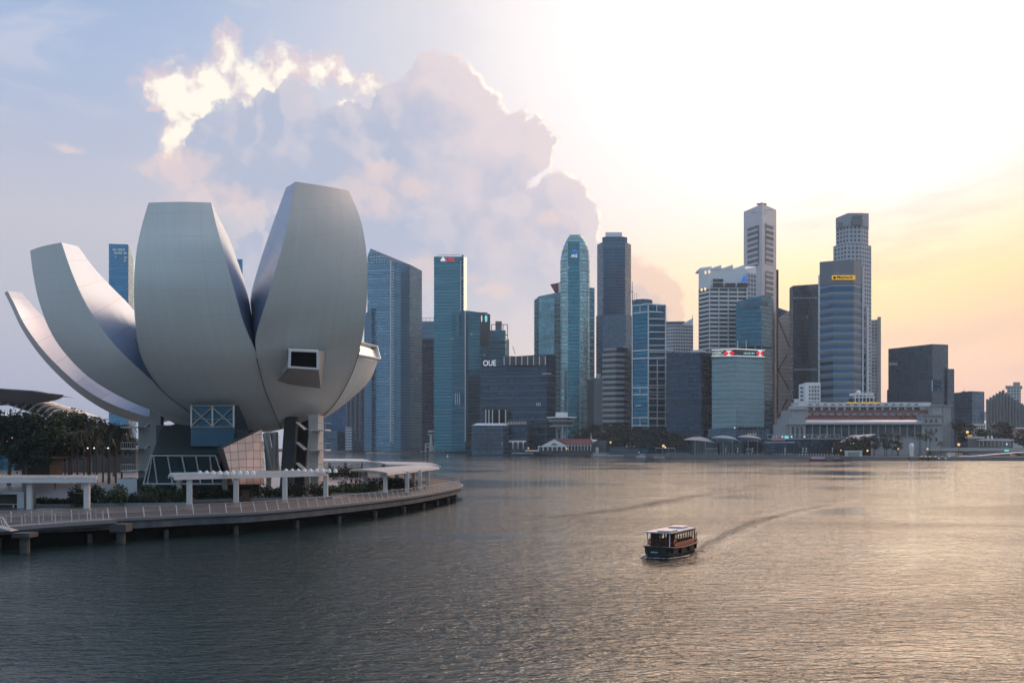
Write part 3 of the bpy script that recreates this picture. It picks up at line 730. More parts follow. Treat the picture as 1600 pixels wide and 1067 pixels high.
# ------------------------------------------------------------------ city across the bay
def FPW(*a): return [GX(px, d) for px, d in a]
def grow(fp, o):
    n = len(fp); out = []
    for i in range(n):
        p0, p1, p2 = Vector(fp[i-1]), Vector(fp[i]), Vector(fp[(i+1) % n])
        d1, d2 = (p1-p0).normalized(), (p2-p1).normalized()
        n1, n2 = Vector((d1.y,-d1.x)), Vector((d2.y,-d2.x)); b = (n1+n2)
        b = b/max(.35, (1+n1.dot(n2))) if b.length > .1 else n1
        out.append(tuple(p1+b*o))
    return out
def close(front, depth):
    """visible front corners (left to right) closed towards the back, away from the camera"""
    c = Vector((sum(p[0] for p in front)/len(front), sum(p[1] for p in front)/len(front))).normalized()
    k = [(p[0]+c.x*depth, p[1]+c.y*depth) for p in (front[-1], front[0])]
    return list(front)+k
GZ = 2.4
class Tower:
    def __init__(s, name, label, front, top, mat_, depth=40, cat='office tower', z0=GZ, group=None, roof='midgrey', closed=False):
        """front: (px, D) corners; top: photo row of the roof edge at the nearest corner, or one per corner"""
        s.D = min(d for _, d in front)
        s.fp = FPW(*front); s.front = s.fp[:]; s.n = len(s.fp)
        if not closed: s.fp = close(s.fp, depth)
        if isinstance(top, (list, tuple)):
            z = [ZY(t, d) for t, (_, d) in zip(top, front)]; s.z1 = z + ([z[-1], z[0]] if not closed else []); s.top = max(z)
        else: s.top = ZY(top, s.D); s.z1 = s.top
        c = Vector((sum(p[0] for p in s.fp)/len(s.fp), sum(p[1] for p in s.fp)/len(s.fp), z0)); s.z0 = z0
        s.o = thing(name, label, cat, c, group)
        mb = MB(); mb.prism(s.fp, z0, s.z1, caps=False); s.body = mb.build('facade', mat_, s.o)
        mb = MB(); zz = s.z1 if isinstance(s.z1, list) else [s.z1]*len(s.fp)
        mb.face([(x, y, z-.3) for (x, y), z in zip(s.fp, zz)]); s.roof = mb.build('roof', M[roof], s.o)
    def bands(s, step, h, out=.35, m_='offwhite', za=None, zb=None, name='floor_bands', fp=None, edges=None):
        mb = MB(); z = s.z0+step if za is None else za; zb = s.top if zb is None else zb
        g = grow(fp or s.fp, out)
        while z+h <= zb+.01:
            if edges is None: mb.prism(g, z, z+h)
            else:
                for i in edges:
                    a, b = g[i], g[(i+1) % len(g)]; a0, b0 = (fp or s.fp)[i], (fp or s.fp)[(i+1) % len(g)]
                    mb.prism([a, b, b0, a0], z, z+h)
            z += step
        return mb.build(name, M[m_] if isinstance(m_, str) else m_, s.o)
    def fins(s, edge, count, w, out, m_='offwhite', za=None, zb=None, name='fins', ends=True):
        mb = MB(); a, b = Vector(s.fp[edge]), Vector(s.fp[(edge+1) % len(s.fp)]); d = (b-a).normalized(); n_ = Vector((d.y,-d.x))
        for k in range(count+1):
            if not ends and k in (0, count): continue
            p = a.lerp(b, k/count)
            mb.prism([tuple(p-d*w/2+n_*out), tuple(p+d*w/2+n_*out), tuple(p+d*w/2), tuple(p-d*w/2)], s.z0 if za is None else za, s.top if zb is None else zb)
        return mb.build(name, M[m_] if isinstance(m_, str) else m_, s.o)
    def block(s, name, front, y0, y1, m_, depth=20, dz=0, parent=None):
        """a further volume of the same building"""
        fp = close(FPW(*front), depth); D = min(d for _, d in front); mb = MB()
        t = [ZY(y, d) for y, (_, d) in zip(y1, front)] if isinstance(y1, (list, tuple)) else ZY(y1, D)
        if isinstance(t, list): t = t + [t[-1], t[0]]
        mb.prism(fp, GZ if y0 is None else ZY(y0, D), t)
        return mb.build(name, M[m_] if isinstance(m_, str) else m_, parent or s.o)
    def strip(s, name, x0, x1, y0, y1, D, m_, t=.6, parent=None):
        """a board standing proud of the facade; y0 bottom row, y1 top row"""
        a, b = PX(x0, y0, D), PX(x1, y1, D); mb = MB(); mb.box(a[0], b[0], D-t, D+t, a[2], b[2])
        return mb.build(name, M[m_] if isinstance(m_, str) else m_, parent or s.o)
    def text(s, txt, x0, x1, y0, y1, D, m_, rz=0.0, name='sign', parent=None, bold=False):
        cu = bpy.data.curves.new('lettering', 'FONT'); cu.body = txt; cu.extrude = .12; cu.offset = .02 if bold else 0
        tmp = bpy.data.objects.new('lettering', cu); C.objects.link(tmp); bpy.context.view_layer.update()
        me = bpy.data.meshes.new_from_object(tmp.evaluated_get(bpy.context.evaluated_depsgraph_get()))
        bpy.data.objects.remove(tmp); co = np.array([v.co[:] for v in me.vertices]); lo, hi = co.min(0), co.max(0)
        a, b = Vector(PX(x0, y0, D)), Vector(PX(x1, y1, D)); w, h = (b.x-a.x)/math.cos(rz), b.z-a.z
        base = Vector((0,0,0)); r = parent or s.o
        while r is not None: base += Vector(r.location); r = r.parent
        for v in me.vertices:
            u = (v.co.x-lo[0])/(hi[0]-lo[0])*w; q = (v.co.y-lo[1])/(hi[1]-lo[1])*h
            v.co = Vector((a.x+u*math.cos(rz)+v.co.z*math.sin(rz), D+u*math.sin(rz)-v.co.z*math.cos(rz), a.z+q)) - base
        me.materials.clear(); me.materials.append(M[m_] if isinstance(m_, str) else m_)
        o = bpy.data.objects.new(name, me); C.objects.link(o); o.parent = parent or s.o; return o

def gl(r, g, b): return (r, g, b, 1)
M['red'] = mat('red_sign', (.6,.02,.03), .4, emit=(1,.03,.06), estr=.5)
M['whitelit'] = mat('lit_white_sign', (.8,.8,.8), .4, emit=(1,1,1), estr=.5)
M['bluelit'] = mat('lit_blue_sign', (.02,.15,.5), .4, emit=(.02,.22,.75), estr=.45)
M['yellow'] = mat('yellow_sign', (.8,.5,.03), .5, var=.05, emit=(1,.52,.03), estr=.45)
M['tealit'] = mat('lit_teal_sign', (.1,.6,.6), .4, emit=(.25,.9,.85), estr=.6)
M['bluepanel'] = mat('blue_panel', (.02,.14,.40), .4)
M['palelit'] = mat('pale_panel', (.74,.77,.80), .5, var=.05)
M['tan'] = mat('tan_stone', (.36,.33,.31), .7, var=.12, scale=.05)
M['redroof'] = mat('red_tiles', (.15,.065,.066), .75, var=.2, scale=.8)
M['stripe_d'] = mat('dark_window_band', (.03,.04,.05), .2, metal=.3, var=.3, scale=.1)

W_ = {}
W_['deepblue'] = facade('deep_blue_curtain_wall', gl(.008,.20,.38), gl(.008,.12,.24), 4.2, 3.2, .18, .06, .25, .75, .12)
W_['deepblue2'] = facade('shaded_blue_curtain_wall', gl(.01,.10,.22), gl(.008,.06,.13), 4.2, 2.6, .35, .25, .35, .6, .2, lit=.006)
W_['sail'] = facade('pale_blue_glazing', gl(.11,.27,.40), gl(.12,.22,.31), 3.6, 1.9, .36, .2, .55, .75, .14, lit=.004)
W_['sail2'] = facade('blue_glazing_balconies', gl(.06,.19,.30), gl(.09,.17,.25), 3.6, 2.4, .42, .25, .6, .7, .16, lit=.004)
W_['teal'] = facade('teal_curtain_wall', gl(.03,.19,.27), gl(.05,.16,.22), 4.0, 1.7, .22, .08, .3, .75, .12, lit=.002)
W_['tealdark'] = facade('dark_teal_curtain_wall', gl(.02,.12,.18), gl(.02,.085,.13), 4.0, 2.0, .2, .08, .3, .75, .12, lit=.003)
W_['navy'] = facade('navy_glass', gl(.015,.055,.10), gl(.012,.035,.06), 4.0, 2.2, .2, .1, .4, .7, .15)
W_['navylit'] = facade('navy_glass_some_lights', gl(.02,.06,.11), gl(.02,.04,.065), 4.0, 2.2, .28, .12, .6, .6, .18, lit=.004)
W_['charcoal'] = facade('charcoal_glass', gl(.03,.055,.08), gl(.03,.045,.06), 4.0, 2.0, .3, .12, .5, .6, .2, lit=.003)
W_['ocean'] = facade('green_blue_curved_glass', gl(.24,.42,.46), gl(.28,.38,.41), 4.2, 3.0, .24, .07, .5, .75, .13, lit=.002)
W_['lattice'] = facade('glass_lattice', gl(.10,.26,.33), gl(.22,.33,.38), 5.0, 5.0, .16, .16, .5, .7, .14)
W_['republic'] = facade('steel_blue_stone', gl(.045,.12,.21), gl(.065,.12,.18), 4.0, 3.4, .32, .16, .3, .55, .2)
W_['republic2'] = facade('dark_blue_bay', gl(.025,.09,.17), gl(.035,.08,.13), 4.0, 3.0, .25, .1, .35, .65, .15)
W_['blueframe'] = facade('royal_blue_glass', gl(.012,.16,.27), gl(.012,.09,.16), 3.9, 2.4, .3, .06, .45, .7, .12)
W_['whitegrid'] = facade('white_grid', gl(.04,.07,.10), gl(.55,.58,.62), 3.8, 3.2, .45, .3, .3, .3, .2)
W_['hsbc'] = facade('pale_green_glass', gl(.07,.20,.25), gl(.30,.42,.45), 4.0, 2.4, .38, .10, .5, .6, .16, lit=.003)
W_['orp'] = facade('pale_aluminium_cladding', gl(.60,.60,.62), gl(.62,.62,.64), 4.0, 2.6, .06, .04, .06, .25, .4, srough=.4, smetal=.25)
W_['orpwin'] = facade('tower_window_slot', gl(.10,.12,.15), gl(.60,.60,.63), 6.2, 60, .38, .0, .3, .4, .2)
W_['uob'] = facade('punched_windows', gl(.05,.08,.12), gl(.44,.47,.52), 4.4, 4.2, .45, .42, .3, .3, .2, srough=.5)
W_['may'] = facade('banded_blue', gl(.02,.10,.20), gl(.20,.27,.36), 7.2, 200, .34, .0, .2, .6, .14, srough=.35, smetal=.2)
W_['slate'] = facade('slate_glass', gl(.05,.10,.15), gl(.055,.095,.13), 3.9, 1.8, .4, .2, .25, .45, .25)
W_['slateblue'] = facade('slate_blue_glass', gl(.045,.12,.20), gl(.06,.12,.17), 3.8, 2.2, .35, .1, .25, .5, .2)
W_['straits'] = facade('blue_green_glass', gl(.03,.15,.23), gl(.03,.11,.17), 4.0, 1.8, .25, .12, .35, .7, .13, lit=.002)

# --- blue towers behind the museum
t = Tower('blue_glass_tower', 'deep blue glass tower with slanted roof behind the left petals', [(170,1500),(200,1500),(213,1540)], [381,382,410], W_['deepblue'], 45)
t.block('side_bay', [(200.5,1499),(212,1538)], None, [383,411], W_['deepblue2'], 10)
for (a, b, y) in ((176,182,389),(184,191,389),(192,195,389),(178,183,394),(184,191,394),(193,198,394),(194,198,401),(194,197,406),(180,182,400)): t.strip('roof_opening', a, b, y+3, y, 1498.9, 'palelit', .3)
t = Tower('blue_glass_tower', 'deep blue glass slab tower just showing between the two tall petals', [(330,1520),(379,1520)], 405, W_['deepblue'], 45)
# --- The curved tower with pointed roof
t = Tower('pointed_glass_tower', 'pale blue glass tower with pointed sloping roof and curved flank right of museum', [(574,1300),(579,1296),(611,1290),(640,1300),(659,1322)], [401,388,408,413,423], W_['sail'], 40, roof='glassblue')
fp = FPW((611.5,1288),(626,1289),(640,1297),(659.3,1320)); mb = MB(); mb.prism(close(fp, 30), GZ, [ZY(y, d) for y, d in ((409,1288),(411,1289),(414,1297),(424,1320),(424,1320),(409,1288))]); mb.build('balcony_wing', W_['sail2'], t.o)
t.strip('corner_pier', 609.6, 611.4, 690, 408, 1287, 'palelit', .8)
b0 = None
for k in range(64):
    z = 12+k*3.6; p = GX(612, 1286.5); q = GX(615.5, 1286.8)
    if z >= ZY(412, 1288): break
    if b0 is None: mb = MB(); mb.prism([p, q, (q[0], q[1]+1.5), (p[0], p[1]+1.5)], z, z+1.3); b0 = mb.build('balcony', M['palelit'], t.o)
    else: c_ = b0.copy(); C.objects.link(c_); c_.location = (0, 0, z-12)
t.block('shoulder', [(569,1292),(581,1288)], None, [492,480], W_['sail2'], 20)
# roof screen of thin rails at the point
mb = MB()
for k in range(7): mb.tube(PX(580+k*4.2, 390+k*2.7, 1289), PX(580+k*4.2, 412, 1289), .25, n=4)
for k in range(3): mb.tube(PX(578.5, 396+k*5, 1289), PX(588+k*7, 396+k*5, 1289), .2, n=4)
mb.build('roof_screen', M['steel'], t.o)
# dark tower low between museum and pointed tower
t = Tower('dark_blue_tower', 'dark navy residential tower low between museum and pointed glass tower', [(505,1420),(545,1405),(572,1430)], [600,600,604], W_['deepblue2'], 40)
for k in range(4): t.strip('bay_rib', 540+k*7, 542+k*7, 690, 610, 1402, 'midgrey', .6)
t = Tower('stepped_podium', 'pale low podium block under the dark navy residential tower', [(480,1395),(527,1390)], 673, W_['slateblue'], 30, cat='podium')
t = Tower('ribbed_stair_block', 'narrow pale ribbed block at foot of the dark navy tower', [(540,1385),(550,1382)], 667, W_['whitegrid'], 12, cat='building')
# building behind, with roof frame
t = Tower('glass_office_block', 'pale blue glass block with roof frame squeezed between two tall towers', [(655,1500),(681,1500)], 502, W_['sail'], 30)
mb = MB()
for x in (660,666,672,678): mb.tube(PX(x,502,1500), PX(x,497,1500), .4, n=5)
mb.tube(PX(657,497,1500), PX(681,497,1500), .4, n=5); mb.build('roof_frame', M['steel'], t.o)
t.block('lower_block', [(659,1410),(680,1405)], None, 529, W_['navy'], 30)
# --- tall teal tower with the red sign
t = Tower('teal_tower', 'tall teal glass tower with red and white sign at its top', [(678,1250),(722,1246),(729.5,1285)], [401,401,403], W_['teal'], 30)
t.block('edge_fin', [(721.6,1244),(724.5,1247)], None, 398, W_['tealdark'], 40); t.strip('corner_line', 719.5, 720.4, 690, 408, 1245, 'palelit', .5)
t.bands(4.0*3, .5, .25, 'midgrey', zb=ZY(404,1250), edges=[0])
mb = MB(); mb.tube(PX(684,399,1252), PX(719,398,1252), .35, n=5)
for x in (684,695,707,719): mb.tube(PX(x,402,1252), PX(x,398.5,1252), .3, n=5)
mb.build('roof_rail', M['steel'], t.o)
t.text('UBS', 697, 710, 408.5, 402.5, 1243.5, 'red', name='sign', bold=True)
mb = MB()
for k in range(3):
    a = math.pi/2+k*2*math.pi/3; c = PX(692.2+2.2*math.cos(a), 405.6-2.0*math.sin(a), 1243.5)
    mb.lathe((c[0], c[1], c[2]), [(.1,-1.6),(1.3,-1.0),(1.6,0),(1.3,1.0),(.1,1.6)], 8, 1, .3)
mb.build('emblem', M['whitelit'], t.o)
# lower partner with split front
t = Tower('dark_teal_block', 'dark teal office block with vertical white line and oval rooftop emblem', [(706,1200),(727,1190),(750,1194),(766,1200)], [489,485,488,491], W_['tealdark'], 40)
t.strip('corner_line', 726.3, 727.6, 690, 486, 1187.5, 'palelit', .6)
t.strip('shadow_slot', 728, 731.5, 688, 490, 1189, 'stripe_d', .4)
t.block('dark_bay', [(751,1192),(765.5,1197)], 540, [491,492], 'stripe_d', 4)
t.strip('light_slot', 713.5, 716.5, 524, 489, 1192, W_['teal'], .5)
t.strip('roof_line', 752, 762, 489.4, 488.2, 1190, 'dark', .5)
for (a, b, m_) in ((757.5,761.5,'tealit'),(751.6,753.6,'whitelit')):
    mb = MB(); c = PX((a+b)/2, 498, 1190); r = (b-a)/2*1190/F; mb.lathe(c, [(.1,-4.2),(r*.8,-3),(r,0),(r*.9,3),(.1,4.2)], 12, 1, .3); mb.build('emblem', M[m_], t.o)
for x in (711,714.3,717.6): t.strip('light_strip', x, x+.9, 632, 614, 1189, 'palelit', .4)
t = Tower('teal_block', 'teal office block with open roof frame behind the black striped building', [(766,1330),(790,1328),(795,1350)], [516,516,530], W_['teal'], 30)
t.block('plant_room', [(774,1335),(784,1335)], 515, 502, 'midgrey', 12); t.block('step', [(789,1329),(795.5,1340)], None, [530,531], W_['tealdark'], 20)
mb = MB(); D_ = 1327
for (a, b) in (((767,507),(793,507)),((768,516),(768,507)),((786,516),(786,507)),((793,530),(793,507)),((788,523),(793,523))): mb.tube(PX(*a, D_), PX(*b, D_), .55, n=5)
mb.build('roof_frame', M['midgrey'], t.o)
# --- black striped building with letters
t = Tower('black_striped_block', 'wide near-black office block with thin pale floor lines and white letters', [(752,1062),(855,1040),(868,1046)], [560,553.5,554], W_['navy'], 50)
t.bands(7.6, .55, .3, 'midgrey', za=14, zb=ZY(578,1040))
t.strip('crown_recess', 786, 854, 570.5, 556.5, 1040, 'stripe_d', .5)
for k in range(8): t.strip('crown_post', 787+k*9.2, 788.3+k*9.2, 570, 557, 1038.6, 'palelit', .5)
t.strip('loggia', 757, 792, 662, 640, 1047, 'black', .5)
for x in (759,764,769.5,780,790): t.strip('loggia_column', x-.8, x+.8, 662, 640, 1045.5, 'palelit', .6)
t.text('OUE', 755, 775, 571.5, 563, 1052, 'whitelit', rz=-.13)
for k in range(5): t.strip('small_sign', 847+k*3, 849.2+k*3, 584.5, 583, 1036, 'palelit', .3)
for k in range(3): t.strip('light_strip', 838+k*2.6, 839+k*2.6, 634, 629, 1036.5, 'palelit', .4)
mb = MB(); mb.tube(PX(805,553,1060), PX(801,541,1060), .3, n=5); mb.build('roof_crane', M['dark'], t.o)
# --- lattice tower with red sail
lt = Tower('lattice_glass_tower', 'glass tower with open lattice crown and dark red roof fin', [(834.5,1240),(842,1230),(866,1228),(878,1232)], [470,463,458,457], W_['lattice'], 30)
mb = MB(); D_ = 1226
for k in range(6): mb.tube(PX(835.5+k*5.3, 690, D_+8-k), PX(835.5+k*5.3, 466-k*1.4, D_+8-k), .35, n=4)
for k in range(26): mb.tube(PX(834.5, 476+k*8.2, 1237), PX(875, 473+k*8.2, D_), .28, n=4)
mb.build('lattice', M['offwhite'], lt.o)
mb = MB()
a = [PX(860,444,1230), PX(873,442,1230), PX(875,458,1230), PX(868,458,1230)]; b = [(x, y+5, z) for x, y, z in a]
mb.face(a); mb.face(b[::-1]); [mb.face([a[i], a[(i+1)%4], b[(i+1)%4], b[i]]) for i in range(4)]
M['darkred'] = mat('dark_red_panel', (.25,.02,.04), .4); mb.build('roof_fin', M['darkred'], lt.o)
mb = MB(); a = [PX(872.5,441,1228), PX(877,441,1228), PX(877,460,1228), PX(875.5,460,1228)]; mb.prism([GX(872.5,1228),GX(877,1228),GX(877,1234),GX(872.5,1234)], ZY(458,1228), ZY(441,1228)); mb.build('roof_fin', M['palelit'], lt.o)
# --- bullet topped tower
def outline(rows, D, n=14, squash=.55):
    """rounded tower: half widths per photo row; elliptical plan"""
    mb = MB(); R = []; UV = []
    for y, xl, xr in rows:
        a, b = PX(xl, y, D), PX(xr, y, D); c = (a[0]+b[0])/2; r = (b[0]-a[0])/2; row = []; uvr = []
        for k in range(4*n):
            th = 2*math.pi*k/(4*n); ct, st_ = math.cos(th), math.sin(th)
            ex = lambda q: math.copysign(abs(q)**.8, q)
            row.append((c+r*ex(ct), D+r*squash-r*squash*ex(-st_)*-1, a[2])); uvr.append((k*2.4, a[2]))
        R.append(row); UV.append(uvr)
    mb.grid(R, UV, closed=True); mb.face(R[-1]); return mb
t_o = thing('bullet_topped_tower', 'rounded green glass tower with bullet-shaped crown and blue emblem', 'office tower', (*GX(899,1180), GZ))
prof = [(700,876,922),(600,876,922),(500,876,922),(440,876,922),(415,876,922),(402,876.5,921.7),(392,878.5,920.5),(384,881,918.5),(378,883.5,916),(373,886,913),(370,888,910.5),(368,890,908)]
bt = outline(prof, 1170).build('facade', W_['ocean'], t_o, smooth=True, autosmooth=60)
class _T(Tower):
    def __init__(s, o): s.o = o
B_ = _T(t_o)
mb = MB()
for z in range(10, 250, 12):
    y = HOR-(z-CH)*F/1170
    if y < 372: break
    w = next(((xl+(xl2-xl)*(yy-y)/(yy-y2), xr+(xr2-xr)*(yy-y)/(yy-y2)) for (yy,xl,xr),(y2,xl2,xr2) in zip(prof[:-1],prof[1:]) if yy >= y >= y2), (876,922))
    a, b = PX(w[0], y, 1170), PX(w[1], y, 1170); c = (a[0]+b[0])/2; r = (b[0]-a[0])/2+.3
    pts = []
    for k in range(56):
        th = 2*math.pi*k/56; ex = lambda q: math.copysign(abs(q)**.8, q)
        pts.append((c+r*ex(math.cos(th)), 1170+r*.55+r*.55*ex(math.sin(th))))
    mb.prism(pts, a[2], a[2]+.7)
mb.build('floor_bands', M['midgrey'], t_o)
# flat glazed strip down the front, and the roof lantern
D_ = 1168.6
mb = MB(); mb.prism([GX(887,D_),GX(906,D_),(GX(906,D_)[0],D_+6),(GX(887,D_)[0],D_+6)], GZ, ZY(378,D_)); mb.build('front_bay', W_['teal'], t_o)
mb = MB()
for x in (886.8,906.2): mb.prism([GX(x-.5,D_-.8),GX(x+.5,D_-.8),GX(x+.5,D_+4),GX(x-.5,D_+4)], GZ, ZY(376,D_))
mb.build('bay_edges', M['offwhite'], t_o)
mb = MB()
for x in (889,898,907): mb.tube(PX(x,376,1172), PX(x if x!=889 else 891,367.5,1172), .4, n=5)
mb.tube(PX(890,367.5,1172), PX(906,367.5,1172), .5, n=5); mb.build('roof_lantern', M['steel'], t_o)
B_.text('ANZ', 892, 902.5, 402, 397.5, 1166.8, 'whitelit', bold=True)
mb = MB(); c = PX(898,393,1167)
for k in range(3): mb.obox((c[0]-1.6+k*1.6, c[1], c[2]+(k%2)*.9), (1.7,.6,3.6), 0, 0, .35-.35*k)
mb.build('emblem', M['bluelit'], t_o)
M['bronze'] = mat('pale_bronze_panel', (.42,.38,.36), .4, metal=.4)
mb = MB(); mb.prism([GX(915,1172),GX(920,1176),GX(920,1180),GX(915,1177)], ZY(640,1172), ZY(425,1172)); mb.build('side_reveal', M['bronze'], t_o)
t = Tower('thin_glass_slab', 'thin teal glass slab standing against the bullet-topped tower', [(916,1192),(929,1196)], 449, W_['teal'], 24); t.bands(8, .7, .25, 'offwhite', edges=[0])
# --- chamfered tall tower
t = Tower('chamfered_tower', 'very tall slate blue tower with chamfered corners and stepped crown', [(933,1290),(942,1272),(977,1272),(986,1290)], 378, W_['republic'], 36)
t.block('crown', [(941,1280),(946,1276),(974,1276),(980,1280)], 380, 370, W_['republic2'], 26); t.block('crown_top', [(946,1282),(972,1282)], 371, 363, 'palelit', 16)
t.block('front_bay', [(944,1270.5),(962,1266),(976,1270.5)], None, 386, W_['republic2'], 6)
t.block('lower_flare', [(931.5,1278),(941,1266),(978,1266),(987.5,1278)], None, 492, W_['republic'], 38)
t = Tower('white_banded_block', 'mid-height block with alternating white and dark horizontal bands', [(942,1012),(962,1004),(975,1006),(983,1016)], 543, 'x' and M['stripe_d'], 28)
t.bands(5.6, 2.7, .6, 'stone', za=22); t.block('lift_core', [(974,1030),(990,1030)], None, 541, 'stone', 20); t.block('parapet', [(942.5,1011),(962,1003.4),(982.5,1014)], 547, 543, 'stone', 10)
t = Tower('grey_pier_block', 'plain grey slab block left of the white banded block', [(928,1040),(943,1036)], 590, M['midgrey'], 20); t.block('dark_wing', [(917.5,1046),(929,1044)], None, 593, 'stripe_d', 18)
mb = MB(); mb.tube(PX(936,592,1040), PX(936,584,1040), 2.2, n=10); mb.build('roof_tank', M['offwhite'], t.o)
# --- royal blue tower with white frames
t = Tower('white_framed_blue_tower', 'royal blue glass tower wrapped in white horizontal frames and drum roof', [(988,985),(1013,972),(1040,984)], [478,475,477], W_['blueframe'], 32)
mb = MB(); D_ = 972
def fr(pa, pb, w=.55): mb.tube(pa, pb, w, n=4)
def lp(x): return 985-(x-988)/25*13 if x <= 1013 else 972+(x-1013)/27*12
for yl, yc, yr in ((478,475,477),(490,487,488),(549,547,547),(561,559.5,558)):
    fr(PX(987.5,yl,984.2), PX(1013,yc,971.2), .75); fr(PX(1013,yc,971.2), PX(1052 if yl>540 else 1040,yr,985), .75)
for yl in (606,617,653,665): fr(PX(987.5,yl,984.2), PX(1013,yl-.5,971.2), .75); fr(PX(1013,yl-.5,971.2), PX(1040,yl,984), .6)
for k in range(17): y = 498+k*10.4; fr(PX(1013,y,971.2), PX(1040 if y<548 else 1050,y,984 if y<548 else 986), .6)
for x in (988,1013,1040): fr(PX(x,668,lp(x)-.9), PX(x,477,lp(x)-.9), .8)
for x in (1027,): fr(PX(x,668,lp(x)-.9), PX(x,560,lp(x)-.9), .6)
for (x, ys_) in ((1000,(607,617)),(1000,(653,665)),(1000,(478,490)),(1026,(477,488))): fr(PX(x,ys_[0],lp(x)-.9), PX(x,ys_[1],lp(x)-.9), .6)
mb.build('frame', M['white'], t.o)
t.block('right_wing', [(1039,986),(1052,992)], None, 548, W_['blueframe'], 24)
mb = MB(); c = PX(1004,476,1000); mb.lathe((c[0],c[1],ZY(478,985)), [(10,0),(10,7.5),(9.4,8),(.1,8.3)], 24, 1, .8); mb.build('roof_drum', W_['republic'], t.o)
mb = MB(); mb.tube(PX(988,478,990), PX(988,440,990), .45, .2, n=6); mb.tube(PX(986,456,990), PX(990,456,990), .3, n=5)
for x in (991,995): mb.tube(PX(x,466,990), PX(x,458,990), .25, n=4)
mb.build('antenna', M['dark'], t.o)
t.strip('small_sign', 993, 1002, 634.4, 632.6, 978, 'palelit', .3)
t = Tower('white_sail_roof_block', 'pale striped block with white triangular roof sail behind the blue framed tower', [(1037,1160),(1052,1150),(1083,1156)], [508,507,508], W_['whitegrid'], 30)
t.block('rear_block', [(1041,1175),(1070,1172)], None, 502, W_['slateblue'], 20)
mb = MB(); a = [PX(1066,506,1158), PX(1083,497,1158), PX(1082,528,1158), PX(1080,508,1158)]; b = [(x,y+3,z) for x,y,z in a]
mb.face(a); mb.face(b[::-1]); [mb.face([a[i],a[(i+1)%4],b[(i+1)%4],b[i]]) for i in range(4)]; mb.build('roof_sail', M['palelit'], t.o)
mb = MB(); mb.tube(PX(1082,500,1158), PX(1082,492,1158), .3, n=5); mb.build('mast', M['steel'], t.o)
t = Tower('dark_glass_block', 'plain dark navy glass block left of the building with hexagon signs', [(1042,932),(1098,918),(1113,930)], [553,550,552], W_['navylit'], 34)
t.block('centre_bay', [(1076,920.5),(1096,915.5)], None, [553,552], W_['navy'], 4); t.block('plant_room', [(1080,940),(1103,940)], 551, 547, 'offwhite', 12)
# --- sign building with red hexagons
t = Tower('hexagon_sign_block', 'pale green glass block with illuminated white sign band and red hexagon emblems', [(1112.5,892),(1150,874),(1194,893)], [556,555.5,557], W_['hsbc'], 40)
t.bands(4.0, .8, .3, 'stone', za=26, zb=ZY(560,874))
signbox = t.block('sign_band', [(1112,891),(1150,872.6),(1194.6,892)], 557, [547,545,547.5], 'dark', 38)
mb = MB()
for (ya, yc, yb) in ((547,545,547.5),(556.5,556,557.5)):
    mb.tube(PX(1112,ya,890.4), PX(1150,yc,872), .4, n=5); mb.tube(PX(1150,yc,872), PX(1194.6,yb,891.4), .4, n=5)
mb.build('light_line', M['whitelit'], signbox)
t.text('HSBC', 1113.5, 1127.5, 555.5, 549, 888.5, mat('pale_letters', (.5,.6,.58), .5, emit=(.62,.74,.70), estr=.42), rz=-.72, parent=signbox, bold=True)
for (cx, D_, rz) in ((1139,876.3,-.69),(1187.5,888,.66)):
    c = Vector(PX(cx,552,D_)); u = Vector((math.cos(rz), math.sin(rz), 0)); n_ = Vector((math.sin(rz), -math.cos(rz), 0)); m1 = MB(); m2 = MB()
    w, h = 2.9, 2.4
    P_ = lambda a, b, k=0: c+u*a*w+Vector((0,0,b*h))+n_*k
    m1.face([P_(-1,-1), P_(1,-1), P_(1,1), P_(-1,1)]); m1.build('emblem', M['whitelit'], signbox)
    for tri in (((-1,-1),(0,0),(-1,1)),((1,1),(0,0),(1,-1)),((-1,1),(0,0),(1,1)),((-1,-1),(1,-1),(0,0))):
        if abs(tri[0][0]-tri[2][0]) > 1 or abs(tri[0][0]-tri[1][0]) > 1: continue
        sx = tri[0][0]; m2.face([P_(sx*2,0,.15), P_(sx,-1*sx,.15), P_(0,0,.15), P_(sx,1*sx,.15)])
    m2.face([P_(-1,1,.15), P_(0,0,.15), P_(-.0,0,.15), P_(-1,1,.15)][:3]); m2.build('emblem', M['red'], signbox)
for k in range(7): t.strip('sign_line', 1162+k*2.6, 1163.6+k*2.6, 553.5, 550.5, 877.4+k*1.1, 'tealit' if k % 2 else 'palelit', .2, parent=signbox)
t.block('podium', [(1106,884),(1150,862),(1202,888)], None, [670,667,669], W_['slateblue'], 60)
for k in range(10): t.strip('podium_window', 1156+k*4.2, 1158.2+k*4.2, 670.5, 666.8, 864+k*2.1, 'black', .3)
M['warm'] = mat('warm_lamp', (.8,.5,.25), .5, emit=(1,.62,.25), estr=.85)
M['warmdim'] = mat('warm_small_light', (.8,.6,.4), .5, emit=(1,.72,.42), estr=.9)
M['coollamp'] = mat('cool_lamp', (.8,.8,.8), .5, emit=(.9,.96,1), estr=1.2)
for x in (1169,1173,1177,1181): t.strip('podium_light', x-.4, x+.4, 679, 677.6, 866.5, 'warmdim', .3)
t.strip('podium_light', 1147, 1148.6, 669, 667.4, 861, 'coollamp', .3)
